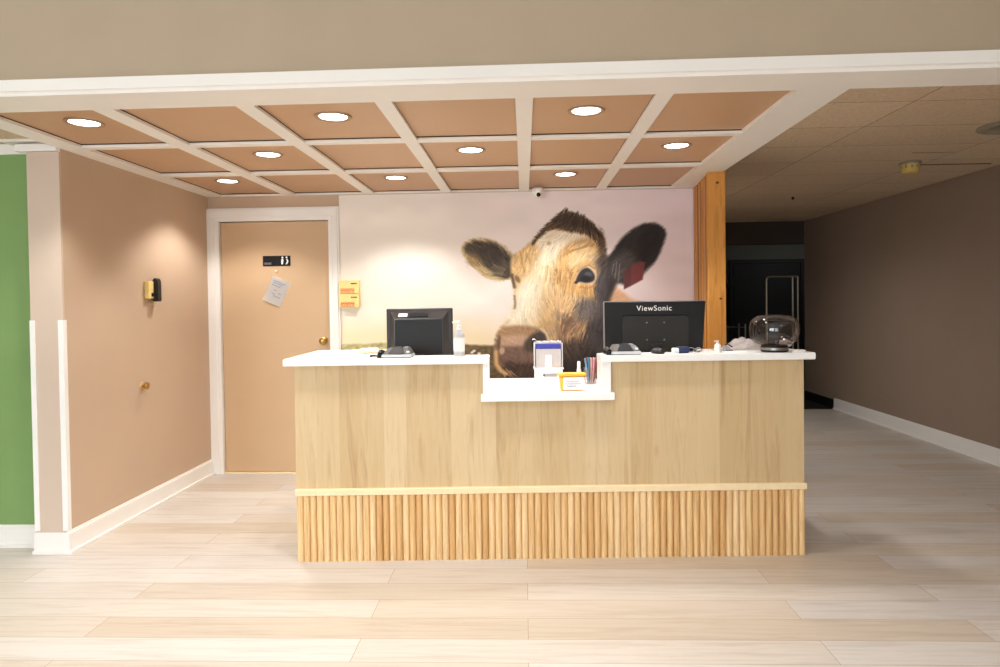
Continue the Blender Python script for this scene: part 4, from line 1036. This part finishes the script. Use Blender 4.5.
# ------------------------------------------------------------------ front room ceiling lamps and added fill lamps
front = None
FS = [(-2.5, .9, 'near the green wall'), (-.6, 1.2, 'over the floor in front of the desk'), (-2.7, -1.4, 'behind the photographer near the side wall'), (-.9, -1.4, 'behind the photographer'), (1.1, -.4, 'behind the photographer near the corridor wall')]
for x, y, ds in FS:
    lb = 'recessed front room downlight ' + ds; loc = (x, y, ZF)
    if front is None:
        front = thing('room_downlight', lb, 'ceiling light', loc, (0, 0, 0), 'recessed downlights in the front room')
        bm = nb(); lathe(bm, [(.088, -.001), (.106, -.0015), (.108, -.005), (.102, -.008), (.090, -.007), (.088, -.002)], 40, None, False); obj('trim_ring', bm, M_white, front, smooth=True)
        bm = nb(); lathe(bm, [(0, -.0045), (.070, -.0045), (.0885, -.003), (.0885, -.001), (0, -.001)], 40); obj('lens', bm, M_lens, front, smooth=True)
        ld = bpy.data.lights.new('room_beam', 'SPOT'); ld.energy = FE; ld.color = FC; ld.spot_size = math.radians(118); ld.spot_blend = .5; ld.shadow_soft_size = .12
        lo = bpy.data.objects.new('beam', ld); COL.objects.link(lo); lo.parent = front; lo.location = (0, 0, -.03)
    else: dup(front, loc, None, lb)
wl = thing('wide_fill_lamp', 'added unseen downlight in the front room filling the corridor', 'ceiling light', (2.3, -.6, ZF))  # fill lamp added out of view to brighten the corridor floor and wall
bm = nb(); lathe(bm, [(.088, -.001), (.106, -.0015), (.108, -.005), (.102, -.008), (.090, -.007), (.088, -.002)], 40, None, False); obj('trim_ring', bm, M_white, wl, smooth=True)
bm = nb(); lathe(bm, [(0, -.0045), (.070, -.0045), (.0885, -.003), (.0885, -.001), (0, -.001)], 40); obj('lens', bm, M_lens, wl, smooth=True)
ld = bpy.data.lights.new('wide_fill_beam', 'SPOT'); ld.energy = 150; ld.color = FC; ld.spot_size = math.radians(152); ld.spot_blend = .25; ld.shadow_soft_size = .12
lo = bpy.data.objects.new('beam', ld); COL.objects.link(lo); lo.parent = wl; lo.location = (0, 0, -.03)
cl_ = thing('corridor_fill_lamp', 'added unseen fill light in the corridor ceiling behind the pine column', 'ceiling light', (1.8, 6.7, ZH))  # invented lamp, hidden by the column, lights the corridor floor
bm = nb(); lathe(bm, [(.078, -.001), (.096, -.0015), (.098, -.005), (.092, -.008), (.080, -.007), (.078, -.002)], 40, None, False); obj('trim_ring', bm, M_white, cl_, smooth=True)
bm = nb(); lathe(bm, [(0, -.0045), (.060, -.0045), (.0785, -.003), (.0785, -.001), (0, -.001)], 40); obj('lens', bm, M_lens, cl_, smooth=True)
ld = bpy.data.lights.new('corridor_fill_beam', 'SPOT'); ld.energy = 85; ld.color = CC; ld.spot_size = math.radians(165); ld.spot_blend = .8; ld.shadow_soft_size = .08
lo = bpy.data.objects.new('beam', ld); COL.objects.link(lo); lo.parent = cl_; lo.location = (0, 0, -.03)
fl = thing('back_room_fill_lamp', 'added unseen ceiling lamp filling the dark room beside the far wall', 'ceiling light', (5.2, 11.2, 2.5))  # lamp added out of view so the far room does not go black
bm = nb(); lathe(bm, [(0, 0), (.14, 0), (.15, -.02), (.13, -.06), (.08, -.085), (0, -.09)], 32); obj('shade', bm, M_wplas, fl, smooth=True)
ld = bpy.data.lights.new('back_room_fill_glow', 'POINT'); ld.energy = 9; ld.color = CC; ld.shadow_soft_size = .12
lo = bpy.data.objects.new('glow', ld); COL.objects.link(lo); lo.parent = fl; lo.location = (0, 0, -.24)
for i, (a, b) in enumerate(wins[:2]):
    ld = bpy.data.lights.new('daylight', 'AREA'); ld.shape = 'RECTANGLE'; ld.size = b-a-.1; ld.size_y = 1.4; ld.energy = WE[i]; ld.color = (.80, .91, 1.)
    lo = bpy.data.objects.new('daylight', ld); COL.objects.link(lo); lo.location = ((a+b)/2, FY0+.03, 1.55); lo.rotation_euler = (PI/2, 0, 0)

w = bpy.data.worlds.new('world'); S.world = w; w.use_nodes = True
w.node_tree.nodes['Background'].inputs[0].default_value = (.5, .6, .7, 1); w.node_tree.nodes['Background'].inputs[1].default_value = .05

# ------------------------------------------------------------------ camera
cam = bpy.data.cameras.new('camera'); co = bpy.data.objects.new('camera', cam); COL.objects.link(co); S.camera = co
YAW, PIT, ROLL = .036, .018, .0135
cam.sensor_width = 36; cam.sensor_fit = 'HORIZONTAL'; cam.lens = 670/1000*36; cam.shift_y = -.0191; cam.clip_start = .05
fw = Vector((-math.sin(YAW), math.cos(YAW), 0)); rt = Vector((math.cos(YAW), math.sin(YAW), 0)); up = Vector((0, 0, 1))
f2 = fw*math.cos(PIT) - up*math.sin(PIT); u2 = up*math.cos(PIT) + fw*math.sin(PIT)
r3_ = rt*math.cos(ROLL) - u2*math.sin(ROLL); u3 = u2*math.cos(ROLL) + rt*math.sin(ROLL)
co.matrix_world = Matrix(((r3_.x, u3.x, -f2.x, 0), (r3_.y, u3.y, -f2.y, 0), (r3_.z, u3.z, -f2.z, 1.355), (0, 0, 0, 1)))

S.view_settings.view_transform = 'Standard'; S.view_settings.look = 'None'; S.view_settings.gamma = 1; S.view_settings.use_curve_mapping = False
S.view_settings.exposure = 0.12
S.cycles.use_denoising = True
S.cycles.max_bounces = 8; S.cycles.diffuse_bounces = 5; S.cycles.transparent_max_bounces = 16; S.cycles.sample_clamp_indirect = 6
